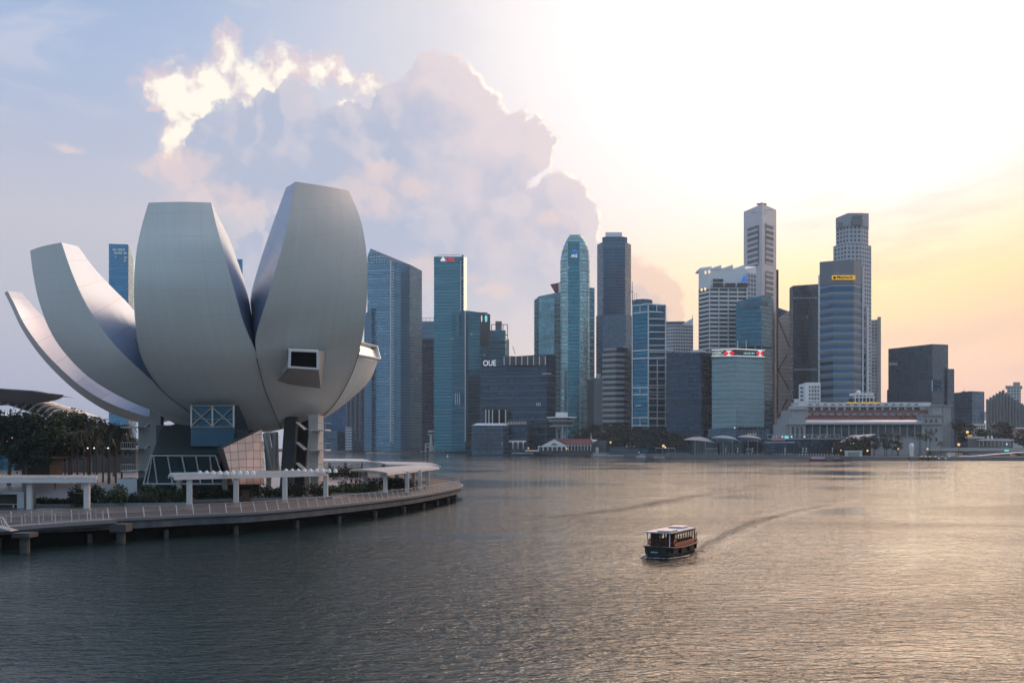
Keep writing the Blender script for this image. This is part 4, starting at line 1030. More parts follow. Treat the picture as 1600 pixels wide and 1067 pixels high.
# --- white tower with sawtooth roof
t = Tower('white_sawtooth_tower', 'white office tower with long dark window rows, sawtooth roof and blue emblem', [(1092,1010),(1108,994),(1168,996),(1181,1004)], [424,424,424,424], M['stripe_d'], 40)
t.bands(4.3, 2.0, .5, 'palelit', za=20, zb=ZY(446,994)); 
zt = [(1093,1009,418,414),(1110,993,414,411),(1128,994,418,411.5),(1150,995,418,411.5),(1165,996.5,420,414)]
t.block('attic', [(1091.6,1009),(1108,993),(1168,995),(1181.4,1003)], 447, [421,419,420,416], 'palelit', 36)
for x0, D_, ya, yb in ((1094,1008,418.5,416),(1109,992.5,420,414),(1127,993.5,420,413.5),(1146,995,420,413.5)):
    mb = MB(); w = 18*D_/F; a = PX(x0, 421, D_); mb.prism([(a[0],D_),(a[0]+w,D_),(a[0]+w,D_+26),(a[0],D_+26)], a[2], [ZY(ya,D_),ZY(yb,D_),ZY(yb,D_),ZY(ya,D_)]); mb.build('sawtooth', M['palelit'], t.o)
for (a, b, ya, yb) in ((1114,1130,440,436),(1114,1130,448.5,442.5),(1133,1149,448.5,442.5),(1152,1168.5,448.5,442.5)): t.strip('attic_window', a, b, ya, yb, 992, 'stripe_d', .5)
for (a, ya) in ((1101,428),(1107,427),(1095,455),(1100.5,454)): t.strip('lit_opening', a, a+2.6, ya, ya-4.5, 1000-(a-1092)*.9, 'warmdim', .6)
for k in range(5): t.strip('pier', 1108+k*14.6, 1109.2+k*14.6, 660, 447, 992.6, 'palelit', .5)
t.block('service_bay', [(1167,994),(1181,1001)], None, 426, W_['uob'], 10)
mb = MB()
for (dx0, dx1, dy0, dy1) in ((-4.2,4.2,0,1.4),(-3,3,1.4,4.2),(-1.6,1.6,4.2,7.4)):
    a, b = PX(1163+dx0, 440-dy0*1.1, 991), PX(1163+dx1, 440-dy1*1.1-1, 991); mb.box(a[0], b[0], 990.5, 991.5, a[2], b[2])
mb.build('emblem', M['bluelit'], t.o)
# --- tallest pale tower
t = Tower('pale_wedge_tower', 'tallest pale aluminium tower with two faces meeting at a sharp corner', [(1162,1130),(1191,1098),(1213,1120)], [331,318.5,328], W_['orp'], 46)
for (xa, da, xb, db, ya, yb) in ((1168,1122.6,1184.5,1104.4,415,352),(1197,1103.5,1208.5,1115,412,349),(1197,1103.5,1208.5,1115,470,424)):
    a, b = GX(xa, da-1.0), GX(xb, db-1.0); mb = MB(); mb.prism([a, b, (b[0],b[1]+.9), (a[0],a[1]+.9)], ZY(ya,1105), ZY(yb,1105)); mb.build('window_column', W_['orpwin'], t.o)
mb = MB()
for k in range(5): mb.obox(PX(1184+k*3, 318.5-(.4 if k==2 else -.7), 1112), (2.2,2,1.6))
mb.build('roof_plant', M['midgrey'], t.o)
for (a, b, ya, yb, D_) in ((1172,1182,332.5,330.5,1105),(1199,1206,329,327.4,1104)): t.strip('crown_marking', a, b, ya, yb, D_, 'offwhite', .5)
t.block('rear_slab', [(1209,1130),(1216.5,1132)], None, 421, 'stripe_d', 20)
t.strip('corner_shaft', 1204.5, 1208.5, 680, 470, 1106, 'tan', 1.0)
t = Tower('slanted_top_glass_block', 'blue green glass block with slanted top and faint roof letters before the wedge tower', [(1150,962),(1190,950),(1206,966)], [472,462,459], W_['straits'], 30, z0=ZY(542,955))
t.text('STRAITS TRADING', 1156, 1178, 481, 473.5, 953.6, 'midgrey', rz=-.45); t.text('STRAITS TRADING', 1187, 1203, 478, 471, 948.5, 'midgrey', rz=.5)
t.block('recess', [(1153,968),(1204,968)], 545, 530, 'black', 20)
for x in (1152.5,1166,1180,1190): t.strip('column', x-.7, x+.7, 546, 532, 955, 'palelit', .5)
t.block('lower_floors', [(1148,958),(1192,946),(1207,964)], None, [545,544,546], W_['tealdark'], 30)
t = Tower('diamond_braced_block', 'tan glass block with dark diagonal bracing lines and slanted roof', [(1214,1090),(1236,1084)], [480,488], W_['slate'], 30, roof='glassblue')
M['tanpanel'] = facade('tan_horizontal_panels', gl(.60,.52,.50), gl(.24,.20,.20), 4.2, 90, .10, .0, .1, .0, .5)
t.block('tan_front', [(1216,1083),(1235.5,1080)], None, [497,484], M['tanpanel'], 3)
mb = MB(); D_ = 1079
for (a, b) in (((1216,500),(1235,545)),((1235,545),(1216,578)),((1216,578),(1235,612)),((1235,612),(1217,650))): mb.tube(PX(*a,D_+3), PX(*b,D_), .5, n=5)
mb.build('bracing', M['black'], t.o)
t = Tower('charcoal_tower', 'charcoal glass tower with chamfered left edge beside the yellow sign tower', [(1233.5,1040),(1239,1028),(1283,1030)], [450,446.5,443.5], W_['charcoal'], 36)
t.strip('lit_floor', 1240, 1276, 466.5, 464.5, 1026.5, W_['whitegrid'], .4); t.strip('lit_floor', 1240, 1276, 578, 576.6, 1026.5, W_['whitegrid'], .4)
t = Tower('pale_service_shaft', 'slim pale shaft between the charcoal tower and the yellow sign tower', [(1278.5,1000),(1283.5,1000)], 430, M['palelit'], 14, cat='lift shaft')
# --- tower with the yellow sign
t = Tower('yellow_sign_tower', 'blue banded tower with grey crown carrying a yellow sign', [(1281,900),(1302,886),(1334,886),(1346,897)], [410,408,407,409], W_['may'], 34)
t.bands(7.2, 2.3, .25, 'slatepanel' if 'slatepanel' in M else 'midgrey', za=20, zb=ZY(448,886))
t.block('crown', [(1280.6,899),(1302,885),(1334,885),(1346.4,896)], 443, [409.5,407.5,406.5,408.5], mat('grey_crown_panel', (.17,.20,.24), .5), 33)
bd = t.strip('sign', 1300, 1336, 437, 430.5, 883.6, 'yellow', .6)
t.text('Maybank', 1308, 1333, 436.4, 431.2, 882.7, 'black', parent=bd, name='lettering', bold=True)
mb = MB(); c = PX(1304,434,882.8); mb.lathe(c, [(.1,-1.3),(1.2,-.6),(1.5,.4),(.1,1.3)], 8, 1, .3); mb.build('emblem', M['black'], bd)
t.strip('side_shaft', 1346.5, 1348.6, 620, 417, 899, 'palelit', 1.5); t.block('stair_wing', [(1347,905),(1354,912)], None, 480, W_['may'], 14); t.strip('side_shaft', 1353.5, 1356.5, 620, 480, 908, 'palelit', 1.2)
# --- stepped punched-window tower
t = Tower('stepped_grey_tower', 'tall grey tower of punched windows stepping in twice towards its top', [(1302,1070),(1322,1056),(1345,1056),(1361.5,1068)], 381, W_['uob'], 40)
t.block('upper_shaft', [(1306,1072),(1325,1058),(1347,1058),(1357,1066)], 383, [341,333.5,333.5,334], W_['uob'], 34)
t.block('crown', [(1305.8,1070),(1325,1056.5),(1347,1056.5),(1357.5,1064)], 353, [341,333,333,333.6], mat('grey_stone_crown', (.30,.34,.40), .6), 34)
for (a, b, ya, yb) in ((1331,1348,351.5,343),(1310,1317,356,347),(1332,1347,340,336.5)): t.strip('crown_opening', a, b, ya, yb, 1055, 'midgrey', .5)
t = Tower('slim_white_tower', 'slim pale striped tower with hooked roof at right edge of the cluster', [(1361,1140),(1375,1138)], [500,499], W_['whitegrid'], 20); t.block('roof_lip', [(1371,1137),(1376.5,1137)], None, 495, 'stone', 10); t.bands(4.2, 1.6, .3, 'stone')
def clutter(o, fp, z, seed):
    rnd = random.Random(seed); c = Vector((sum(p[0] for p in fp)/len(fp), sum(p[1] for p in fp)/len(fp)))
    for k in range(rnd.randint(3, 5)):
        p = c.lerp(Vector(fp[rnd.randrange(len(fp))]), rnd.uniform(.1,.65)); mb = MB(); mb.obox((p.x, p.y, z+.6), (rnd.uniform(2,6), rnd.uniform(2,5), rnd.uniform(1.6,3.6)), rnd.random()); mb.build('roof_plant', M[rnd.choice(('midgrey','stone','dark'))], o)
    p = c.lerp(Vector(fp[0]), .3); mb = MB(); mb.tube((p.x,p.y,z-.4), (p.x,p.y,z+rnd.uniform(4,8)), .16, .06, n=5); mb.build('roof_mast', M['dark'], o)
# --- right hand blocks
t = Tower('big_slate_block', 'big plain slate glass block with sloping roofline and stepped right side', [(1388,955),(1457,925),(1481.5,940)], [545,537.5,538.5], W_['slate'], 60)
t.block('step', [(1480,936),(1491,941)], None, [576,576.5], W_['slate'], 40); t.strip('light_panel', 1389, 1402, 570.5, 566.5, 948, 'tan', .5)
t.strip('recess', 1458, 1471, 611, 593, 925, W_['navy'], .4); t.strip('recess_edge', 1456, 1457, 611, 594, 924, 'palelit', .4)
t.strip('lower_ledge', 1386.5, 1389, 640, 609, 957, 'dark', 1)
t = Tower('slate_blue_block', 'low slate blue glass block standing right of the big slate block', [(1489,1045),(1519,1030),(1538,1042)], [614,611,612], W_['slateblue'], 40); t.block('base_grid', [(1518,1028),(1540,1036)], None, 661, W_['whitegrid'], 10); t.strip('tall_light', 1538, 1540, 657, 643, 1040, 'palelit', 1)
t = Tower('ribbed_ridge_block', 'dark ribbed block rising in rounded steps to a ridge at the right edge', [(1541.5,1150),(1566,1140),(1612,1150)], [628,613,640], W_['slateblue'], 30)
for k in range(13):
    x = 1543+k*4.9; top = 627-k*3.0 if k < 5 else (613 if k == 5 else 617+(k-6)*3.4); a = PX(x, top, 1138)
    mb = MB(); mb.tube((a[0],a[1],GZ), (a[0],a[1],a[2]), 1.5, n=10); mb.lathe((a[0],a[1],a[2]), [(1.6,0),(1.6,1.6),(1.0,2.6),(.1,3)], 10); mb.build('rib', M['midgrey'], t.o, smooth=True, autosmooth=45)
t = Tower('grey_grid_tower', 'pale grey gridded tower with cap rising behind the ribbed ridge block', [(1573.5,1420),(1595,1420)], 605, W_['uob'], 30); t.block('roof_slab', [(1571,1419),(1597.5,1419)], 606, 602.5, 'stone', 34); t.block('plant_room', [(1583,1424),(1594,1424)], 603, 597, 'stone', 12)
t = Tower('white_art_deco_block', 'white stepped block with small square windows left of the yellow sign tower', [(1248,845),(1259,838),(1282,840)], [601,597.5,597.5], M['palelit'], 20, cat='building')
for r in range(5):
    for k in range(4): t.strip('window', 1264+k*4.6, 1265.8+k*4.6, 606+r*6.0, 603+r*6.0, 838.5, 'stripe_d', .6)
    t.strip('window_row', 1250.5, 1257.5, 607+r*6.2, 605+r*6.2, 841.0, 'stripe_d', .6)
t.block('step', [(1240.5,850),(1249,846)], None, 623, 'palelit', 16)

for i, o_ in enumerate([o for o in C.objects if o.type == 'EMPTY' and o.name in ('dark_teal_block','black_striped_block','dark_glass_block','charcoal_tower','big_slate_block','slate_blue_block','chamfered_tower','stepped_grey_tower','yellow_sign_tower','dark_blue_tower','pale_wedge_tower')]):
    fa = [c for c in o_.children if c.name.split('.')[0] == 'facade'][0]; w_ = [(v.co.x+o_.location.x, v.co.y+o_.location.y, v.co.z+o_.location.z) for v in fa.data.vertices]
    zt = max(v[2] for v in w_); fp_ = list({(round(v[0],1), round(v[1],1)) for v in w_}); fp_.sort()
    if o_.name in ('chamfered_tower','stepped_grey_tower'): continue
    clutter(o_, fp_, min(v[2] for v in w_ if v[2] > 10), i)
# ------------------------------------------------------------------ foliage
def leaf_mat(name, col, k=1.0):
    m_ = bpy.data.materials.new(name); m_.use_nodes = True
    t = NT(m_.node_tree); b = t.nodes['Principled BSDF']
    tc = t.n('ShaderNodeTexCoord'); nz = t.noise(tc.outputs['Object'], 1.1*k, 3, .6)
    g = t.n('ShaderNodeNewGeometry')
    f = t.m('ADD', .45, t.m('ADD', t.m('MULTIPLY', g.outputs['Random Per Island'], .6), t.m('MULTIPLY', nz.outputs[0], .55)))
    nd = t.n('ShaderNodeVectorMath', operation='SCALE'); nd.inputs[0].default_value = col; t.put(nd.inputs[3], f)
    t.put(b.inputs['Base Color'], nd.outputs[0]); b.inputs['Roughness'].default_value = .6; b.inputs['Specular IOR Level'].default_value = .25
    return m_
M['leaf'] = leaf_mat('broad_leaves', (.035,.06,.030)); M['leafdark'] = leaf_mat('dark_leaves', (.024,.040,.026)); M['leaflight'] = leaf_mat('light_leaves', (.075,.105,.045))
M['bark'] = mat('bark', (.10,.08,.065), .9, var=.3, scale=3)
def leaves(mb, rnd, c, r, n, size):
    for _ in range(n):
        while True:
            p = Vector((rnd.uniform(-1,1), rnd.uniform(-1,1), rnd.uniform(-1,1)))
            if .2 < p.length < 1: break
        p = p*(.6+.4*p.length)
        q = Vector((c[0]+p.x*r[0], c[1]+p.y*r[1], c[2]+p.z*r[2])); s = size*rnd.uniform(.6, 1.3)
        u = Vector((rnd.gauss(0,1), rnd.gauss(0,1), rnd.gauss(0,.7))).normalized(); w = u.cross(Vector((rnd.gauss(0,1), rnd.gauss(0,1), rnd.gauss(0,1)))).normalized()
        mb.face([q-u*s, q+w*s*.5, q+u*s, q-w*s*.5])
def crown_mesh(seed, H, R, n, size, clumps=16):
    rnd = random.Random(seed); mb = MB()
    for _ in range(clumps):
        a = rnd.uniform(0, 2*math.pi); rr = R*math.sqrt(rnd.uniform(0, 1))*.75; z = rnd.uniform(.42, .92)*H
        rr *= math.sqrt(max(.1, 1-((z/H-.62)/.42)**2)); k = rnd.uniform(.22, .40)*R
        leaves(mb, rnd, (rr*math.cos(a), rr*math.sin(a), z), (k*1.3, k*1.3, k*.85), n//clumps, size)
    return mb
def trunk_mesh(seed, H, R):
    rnd = random.Random(seed+99); mb = MB(); mb.path([(0,0,0),(.1,.05,H*.25),(0,.1,H*.5),(.1,0,H*.75)], [H*.028,H*.022,H*.017,H*.006], 7)
    for k in range(5):
        a = k*1.3+rnd.random(); mb.path([(0,0,H*(.3+.04*k)), (R*.3*math.cos(a), R*.3*math.sin(a), H*.55), (R*.6*math.cos(a), R*.6*math.sin(a), H*.7)], [H*.012,H*.009,H*.003], 5)
    return mb
def tree(name, label, seed, loc, H, R, n, size, leafm, group=None, clumps=16):
    t = thing(name, label, 'tree', loc, group)
    mb = crown_mesh(seed, H, R, n, size, clumps); mb.v = [(x+loc[0], y+loc[1], z+loc[2]) for x,y,z in mb.v]; mb.build('crown', M[leafm], t)
    mb = trunk_mesh(seed, H, R); mb.v = [(x+loc[0], y+loc[1], z+loc[2]) for x,y,z in mb.v]; mb.build('trunk', M['bark'], t, smooth=True)
    return t
def palm(label, loc, H, seed, group=None):
    t = thing('palm_tree', label, 'palm', loc, group); rnd = random.Random(seed); x0, y0, z0 = loc
    mb = MB(); top = Vector((x0+rnd.uniform(-.3,.3), y0, z0+H)); mb.path([(x0,y0,z0),(x0+.05,y0,z0+H*.5),top], [.24,.18,.15], 8); mb.build('trunk', M['bark'], t, smooth=True)
    mb = MB()
    for k in range(22):
        a = k*2.4+rnd.random()*.4; up = rnd.uniform(-.2, .9); L = H*.26*rnd.uniform(.8, 1.15); pts = []
        for i in range(6):
            u = i/5; pts.append(top+Vector((math.cos(a)*L*u, math.sin(a)*L*u, L*(up*u-1.15*u*u))))
        side = Vector((-math.sin(a), math.cos(a), 0))
        for i in range(5):
            for sgn in (-1, 1):
                w = L*.16*(1-abs(i-2)/4); p, q = pts[i], pts[i+1]
                for h in range(2):
                    c = p.lerp(q, h/2); mb.face([c, p.lerp(q, (h+1)/2), c+side*sgn*w+(q-p)*.6-Vector((0,0,w*.45))])
    mb.build('fronds', M['leafdark'], t); return t

# trees along the far waterfront: three crowns, copied
protos = {}
def far_tree(px, top, D, wpx, kind, label, group):
    g = GX(px, D); H = ZY(top, D)-GZ; R = wpx*D/F/2
    if kind not in protos:
        protos[kind] = (tree('broad_tree', label, kind, (g[0], g[1], GZ), H, R, 900, 1.1, 'leafdark' if kind != 3 else 'leaflight', group), H, R); return
    p, h, r = protos[kind]; dup(p, (g[0], g[1], GZ), label, rz=random.Random(px).uniform(0,6), scale=(R/r, R/r, H/h))
rw = 'dark broad-crowned tree in the row in front of the mid-rise blocks'
for i, (px, top, D, w) in enumerate(((908,668,985,30),(926,663,975,34),(944,660,960,36),(962,660,950,36),(980,663,940,36),(999,666,925,36),(1018,668,915,36),(1036,671,905,34),(1055,676,900,34),(1073,680,890,32),(1090,682,880,30),(1106,684,870,26),(915,680,965,34),(1000,682,900,40),(1040,686,880,36),(958,682,935,40))):
    far_tree(px, top, D, w, 1+i % 2, rw, 'trees in front of the mid-rise blocks')
far_tree(1506, 656, 800, 44, 1, 'big dark round tree beside the right end of the columned hotel', None)
far_tree(1536, 668, 830, 40, 3, 'lighter green low tree between two dark round trees at right', None)
far_tree(1569, 659, 800, 46, 2, 'big dark round tree in front of the ribbed ridge block', None)
far_tree(1600, 670, 780, 36, 1, 'dark tree cut off by the right edge of the view', None)
for i, (px, top, w) in enumerate(((1309,688,22),(1328,682,26),(1347,680,26),(1366,682,26),(1385,683,24),(1402,688,20))):
    far_tree(px, top, 716+i*2, w, 1+i % 2, 'dark leafy tree in the clump before the columned hotel', 'trees before the columned hotel')
for i, (px, top) in enumerate(((1394,676),(1404,679),(1436,677),(1447,680),(1470,690),(1382,677),(1453,674))):
    palm('small palm on the waterfront before the right part of the columned hotel', (*GX(px, 722), GZ), ZY(top, 722)-GZ, i, 'waterfront palms')
for i, (px, top, D, w) in enumerate(((585,688,1480,30),(605,687,1470,32),(628,687,1460,32),(648,688,1440,30),(668,690,1420,26),(560,690,1500,26),(690,690,1380,26),(515,692,1560,26),(535,691,1540,26))):
    far_tree(px, top, D, w, 1+i % 2, 'low dark tree at the foot of the pointed glass tower', 'trees below the pointed glass tower')

# ------------------------------------------------------------------ columned hotel
HD = 790
ho = thing('columned_hotel', 'long pale columned hotel with white upper storeys and red tiled roof', 'hotel', (*GX(1360, HD), GZ))
H_ = _T(ho)
def hblock(name, xa, xb, y0, y1, m_, D=HD, depth=40):
    mb = MB(); a, b = GX(xa, D), GX(xb, D); mb.prism([a, b, (b[0]+1, b[1]+depth), (a[0]+1, a[1]+depth)], GZ if y0 is None else ZY(y0, D), ZY(y1, D)); return mb.build(name, M[m_], ho)
hblock('base', 1232, 1470, None, 661, 'stone', HD, 50); hblock('left_pavilion', 1233, 1258, None, 652, 'stone', HD-2, 40); hblock('left_tower', 1237, 1262, 652, 640, 'stone', HD, 36)
hblock('right_pavilion', 1440, 1472, None, 647, 'stone', HD-2, 40); hblock('right_tower', 1458, 1471.5, 647, 634, 'stone', HD+2, 16); hblock('right_tower', 1474, 1486, None, 634.5, 'stone', HD+20, 16); hblock('right_wing', 1470, 1486, None, 660, 'stone', HD+16, 30)
for (xa, xb, y, D) in ((1457,1472.5,633.2,HD+1),(1473,1487.5,633.8,HD+19),(1231.5,1259,662,HD-3),(1236,1264,639,HD-1),(1231,1475,662,HD-3.5),(1439,1473,648,HD-3.2)):
    mb = MB(); a, b = GX(xa, D), GX(xb, D); z = ZY(y, D); mb.box(a[0], b[0], D-.9, D+6, z-.45, z+.45); mb.build('cornice', M['stone'], ho)
# colonnade
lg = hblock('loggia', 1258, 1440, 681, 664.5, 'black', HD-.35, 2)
for k in range(17):
    x = 1258+k*11.4; mb = MB(); a = PX(x, 684, HD-1.2); mb.tube((a[0], a[1], ZY(684,HD)), (a[0], a[1], ZY(664.5,HD)), .62, .55, n=10); mb.build('column', M['stone'], ho, smooth=True, autosmooth=40)
for k in range(16):
    x = 1259.6+k*11.4; mb = MB(); a, b = PX(x+1, 684, HD-.75), PX(x+9, 667, HD-.75); mb.box(a[0], b[0], HD-.8, HD-.55, ZY(682,HD), ZY(667,HD)); mb.build('window', M['glassdark'], ho)
# metal barrel roof over the colonnade, red tile slope, white attic
mb = MB(); rows = []; 
for i in range(9):
    th = i/8*math.pi/2; rows.append([(*GX(1256, 1)[:1], 0, 0)]*0 or [(GX(1256+6*math.sin(th)*0, HD)[0], HD-2+9*(1-math.cos(th)), ZY(662,HD)+3.6*math.sin(th)), (GX(1440, HD)[0], HD-2+9*(1-math.cos(th)), ZY(662,HD)+3.6*math.sin(th))])
mb.grid(rows); M['metalroof'] = mat('pale_metal_roof', (.42,.47,.52), .35, metal=.4, var=.1, scale=.1); mb.build('barrel_roof', M['metalroof'], ho, smooth=True)
mb = MB(); a0, a1 = PX(1247,655,HD+7), PX(1447,655,HD+7); b0, b1 = PX(1244,641,HD+16), PX(1466,640,HD+16)
mb.face([a0, a1, b1, b0]); mb.face([(a0[0],a0[1],a0[2]-2),(a1[0],a1[1],a1[2]-2),a1,a0]); rt = mb.build('tiled_roof', M['redroof'], ho)
for k in range(15):
    x = 1263+k*11.9; mb = MB(); c = PX(x, 647.5, HD+10.5); mb.obox(c, (3.2,2.2,1.3)); mb.obox((c[0],c[1],c[2]+.85), (3.6,2.6,.3)); mb.build('dormer', M['stone'], rt)
for (xa, xb, y0, y1, D, d) in ((1246,1462,641,633.5,HD+17,26),(1248,1455,634,628.5,HD+20,22),):
    mb = MB(); p, q = GX(xa, D), GX(xb, D); mb.prism([p,q,(q[0],q[1]+d),(p[0],p[1]+d)], ZY(y0,D), ZY(y1,D)); mb.build('attic', M['offwhite'], ho)
mb = MB(); p, q = GX(1244,HD+16), GX(1460,HD+16); mb.box(p[0], q[0], HD+15.6, HD+19, ZY(634.6,HD+16), ZY(633.4,HD+16)); mb.build('cornice', M['palelit'], ho)
for k in range(15):
    x = 1262+k*11.9
    for (dx0, w, y0, y1) in ((0,8.4,640.5,636.2),(3,5.5,632.6,631)):
        mb = MB(); a, b = PX(x+dx0, y0, HD+16.6), PX(x+dx0+w, y1, HD+16.6); n_ = 3 if w > 6 else 1
        mb.box(a[0], b[0], (HD+16.6 if w > 6 else HD+19.6), HD+21, a[2], b[2]); wn_ = mb.build('window', M['stripe_d'], ho)
# rooftop pavilion and yellow letters
for (xa, xb, y0, y1, m_) in ((1335,1366,628,622,'glassdark'),(1336,1365,617.5,613.8,'palelit')):
    mb = MB(); D = HD+24; p, q = GX(xa,D), GX(xb,D); mb.prism([p,q,(q[0],q[1]+14),(p[0],p[1]+14)], ZY(y0,D), ZY(y1,D)); mb.build('rooftop_pavilion', M[m_], ho)
for k in range(6): H_.strip('pavilion_post', 1336+k*5.6, 1337+k*5.6, 628, 613.5, HD+23, 'palelit', .4)
H_.strip('pavilion_roof', 1333, 1367, 621.5, 620, HD+23.5, 'palelit', 1)
mb = MB(); c = PX(1341,613.5,HD+30); mb.lathe((c[0],c[1],c[2]), [(2.2,0),(1.4,1.4),(.1,2.2)], 10); mb.build('finial', M['palelit'], ho)
for (xa, xb) in ((1324,1331),(1333,1340),(1345,1352),(1354,1364),(1366,1374)): H_.strip('roof_letters', xa, xb, 629.8, 628.2, HD+19, 'yellow', .3)
hblock('left_annex', 1224, 1233, None, 663, 'stone', HD, 20)
for x in (1239,1246,1253): H_.strip('window', x-1.4, x+1.4, 682, 667, HD-2.3, 'glassdark', .3)
for x in (1447,1455,1463):
    for y in (655,670,684): H_.strip('window', x-1.2, x+1.2, y+5, y, HD-2.3, 'glassdark', .3)
H_.strip('chimney', 1408, 1414, 656, 651.5, HD+6, 'redroof', 1.2)

# ------------------------------------------------------------------ low waterfront buildings
# white control tower on a pier
D = 1290
pt = thing('pier_lookout', 'white pier building with slim lookout tower at far left waterfront', 'pier building', (*GX(690, D), GZ)); T_ = _T(pt)
mb = MB(); c = PX(673.5, 700, D); mb.lathe((c[0],c[1],GZ), [(2.1,0),(1.7,14),(1.7,24),(3.8,26.5)], 16); mb.build('tower_shaft', M['white'], pt, smooth=True, autosmooth=40)
zc = ZY(679.5, D)
mb = MB(); mb.lathe((c[0],c[1],zc), [(4.0,0),(4.0,1.3),(3.4,1.35),(.1,1.4)], 16); mb.build('lookout_sill', M['white'], pt); mb = MB(); mb.lathe((c[0],c[1],zc+1.3), [(3.6,0),(3.8,2.4),(.1,2.5)], 16); mb.build('lookout_glazing', M['black'], pt)
mb = MB(); mb.lathe((c[0],c[1],zc+3.6), [(4.6,0),(4.4,1.2),(.1,1.5)], 16); mb.build('lookout_roof', M['white'], pt)
T_.strip('pier_beam', 664, 683, 698.6, 697, D-2, 'white', 1); T_.strip('pier_beam', 664, 672, 694, 692.5, D-2, 'white', 1); T_.strip('pier_beam', 681, 740, 698.3, 697, D-2, 'white', 1); T_.strip('pier_beam', 681, 688, 694, 692.6, D-2, 'white', 1)
for x in (664.6,671,677,682,694,700,706,712,717): T_.strip('pier_column', x-.6, x+.6, 704, 697, D-2, 'white', .6)
for x in (665,681.6): T_.strip('pier_column', x-.6, x+.6, 697, 693, D-2, 'white', .6)
mb = MB(); a, b = GX(692,D+6), GX(738,D+6)
rows = [[(a[0],D+6+k*2, ZY(692,D)+2.8*math.sin(k/6*math.pi/2)), (b[0],D+6+k*2, ZY(692,D)+2.8*math.sin(k/6*math.pi/2))] for k in range(7)]; mb.grid(rows); mb.build('vault_roof', M['metalroof'], pt, smooth=True)
mb = MB(); mb.box(a[0], b[0], D+6.5, D+16, GZ, ZY(692,D)); mb.build('hall', M['midgrey'], pt); T_.strip('roof_vent', 686, 698, 688, 686.6, D+10, 'palelit', 2); T_.strip('gallery', 688, 736, 695.2, 693.8, D+4, 'offwhite', .6)
for k in range(9): T_.strip('moored_pontoon', 656+k*7, 660+k*7, 706, 704.6, D-12, 'offwhite', 1.5)
# dark waterfront hotel block
t = Tower('dark_waterfront_hotel', 'dark glass waterfront hotel block with pale hipped roof below the striped building', [(737,1010),(786,1000),(795,1012)], 664.5, W_['slateblue'], 24, z0=.5, cat='hotel')
t.bands(4.6, .5, .3, 'midgrey', za=4)
mb = MB(); D = 1000; a = [PX(737.5,664.5,1008), PX(795,664.5,1004), PX(788,661,1012), PX(745,661,1016)]; mb.face(a); mb.face([PX(737.5,664.5,1008), PX(745,661,1016), PX(737.5,664.5,1024)]); mb.build('hipped_roof', M['palelit'], t.o)
mb = MB(); c = PX(784.5,695,999); mb.lathe(c, [(.1,0),(.8,.6),(.5,2.6),(.1,3)], 8); mb.build('figure', M['offwhite'], t.o)
for k in range(16): t.strip('frame_line', 739+k*3.4, 739.4+k*3.4, 705, 666, 1007-k*.5, 'dark', .3)
t = Tower('porch_hotel_wing', 'dark hotel wing with lamp-lit columned porch and tan rooftop deck', [(795,1015),(824,1010),(833,1020)], 664, W_['navy'], 24, z0=.5, cat='hotel')
t.strip('porch_roof', 795, 822, 690.5, 688, 1005, 'palelit', 3)
for x in (801.5,809.5,817.5):
    t.strip('porch_column', x-.7, x+.7, 701, 690.5, 1003, 'offwhite', .6); t.strip('porch_lamp', x-.5, x+.5, 692.6, 691, 1002, 'warmdim', .3)
t.block('roof_deck', [(790,1012),(823,1008)], 663, [659.5,658.5], 'tan', 10)
for k in range(8): t.strip('deck_post', 790+k*4.3, 790.7+k*4.3, 662, 657.6, 1007, 'palelit', .3)
t.strip('jetty_deck', 800, 833, 708.5, 707.5, 985, 'offwhite', 4)
# disc-topped tower
D = 945
dt = thing('disc_tower', 'concrete disc-shaped lookout on slim columns behind the red-roofed pier', 'lookout tower', (*GX(877, D), GZ)); T_ = _T(dt)
c = PX(877.5, 650, D); k = D/F
for x in (870,877,882.5): mb = MB(); g = GX(x, D-2+abs(x-877)*.8); mb.tube((*g,GZ), (*g,ZY(667,D)), .75 if x != 882.5 else 1.6, n=10); mb.build('column', M['stone'], dt, smooth=True, autosmooth=40)
for (y0, prof, m_, nm) in ((653,[(24*k,0),(23*k,.9),(.1,1.2)],'white','roof_disc'),(667,[(17.5*k,0),(18.5*k,1.4),(18.5*k,1.9),(.1,2)],'stone','lower_gallery'),(660.5,[(17*k,0),(21*k,1.6),(21*k,2.6),(.1,2.7)],'slatepanel_x','upper_gallery'),(665,[(15*k,0),(15*k,7.2),(.1,7.3)],'stripe_d','glazing'),(652,[(9.5*k,0),(9.5*k,4.8),(.1,4.9)],'palelit','plant_room')):
    mb = MB(); mb.lathe((c[0],c[1],ZY(y0,D)), prof, 40); mb.build(nm, M[m_] if m_ in M else M['stone'], dt)
mb = MB()
for j in range(20):
    a = j/20*2*math.pi; mb.tube((c[0]+math.cos(a)*19.5*k, c[1]+math.sin(a)*19.5*k, ZY(660,D)), (c[0]+math.cos(a)*20.5*k, c[1]+math.sin(a)*20.5*k, ZY(653,D)), .14, n=4)
mb.build('gallery_struts', M['offwhite'], dt)
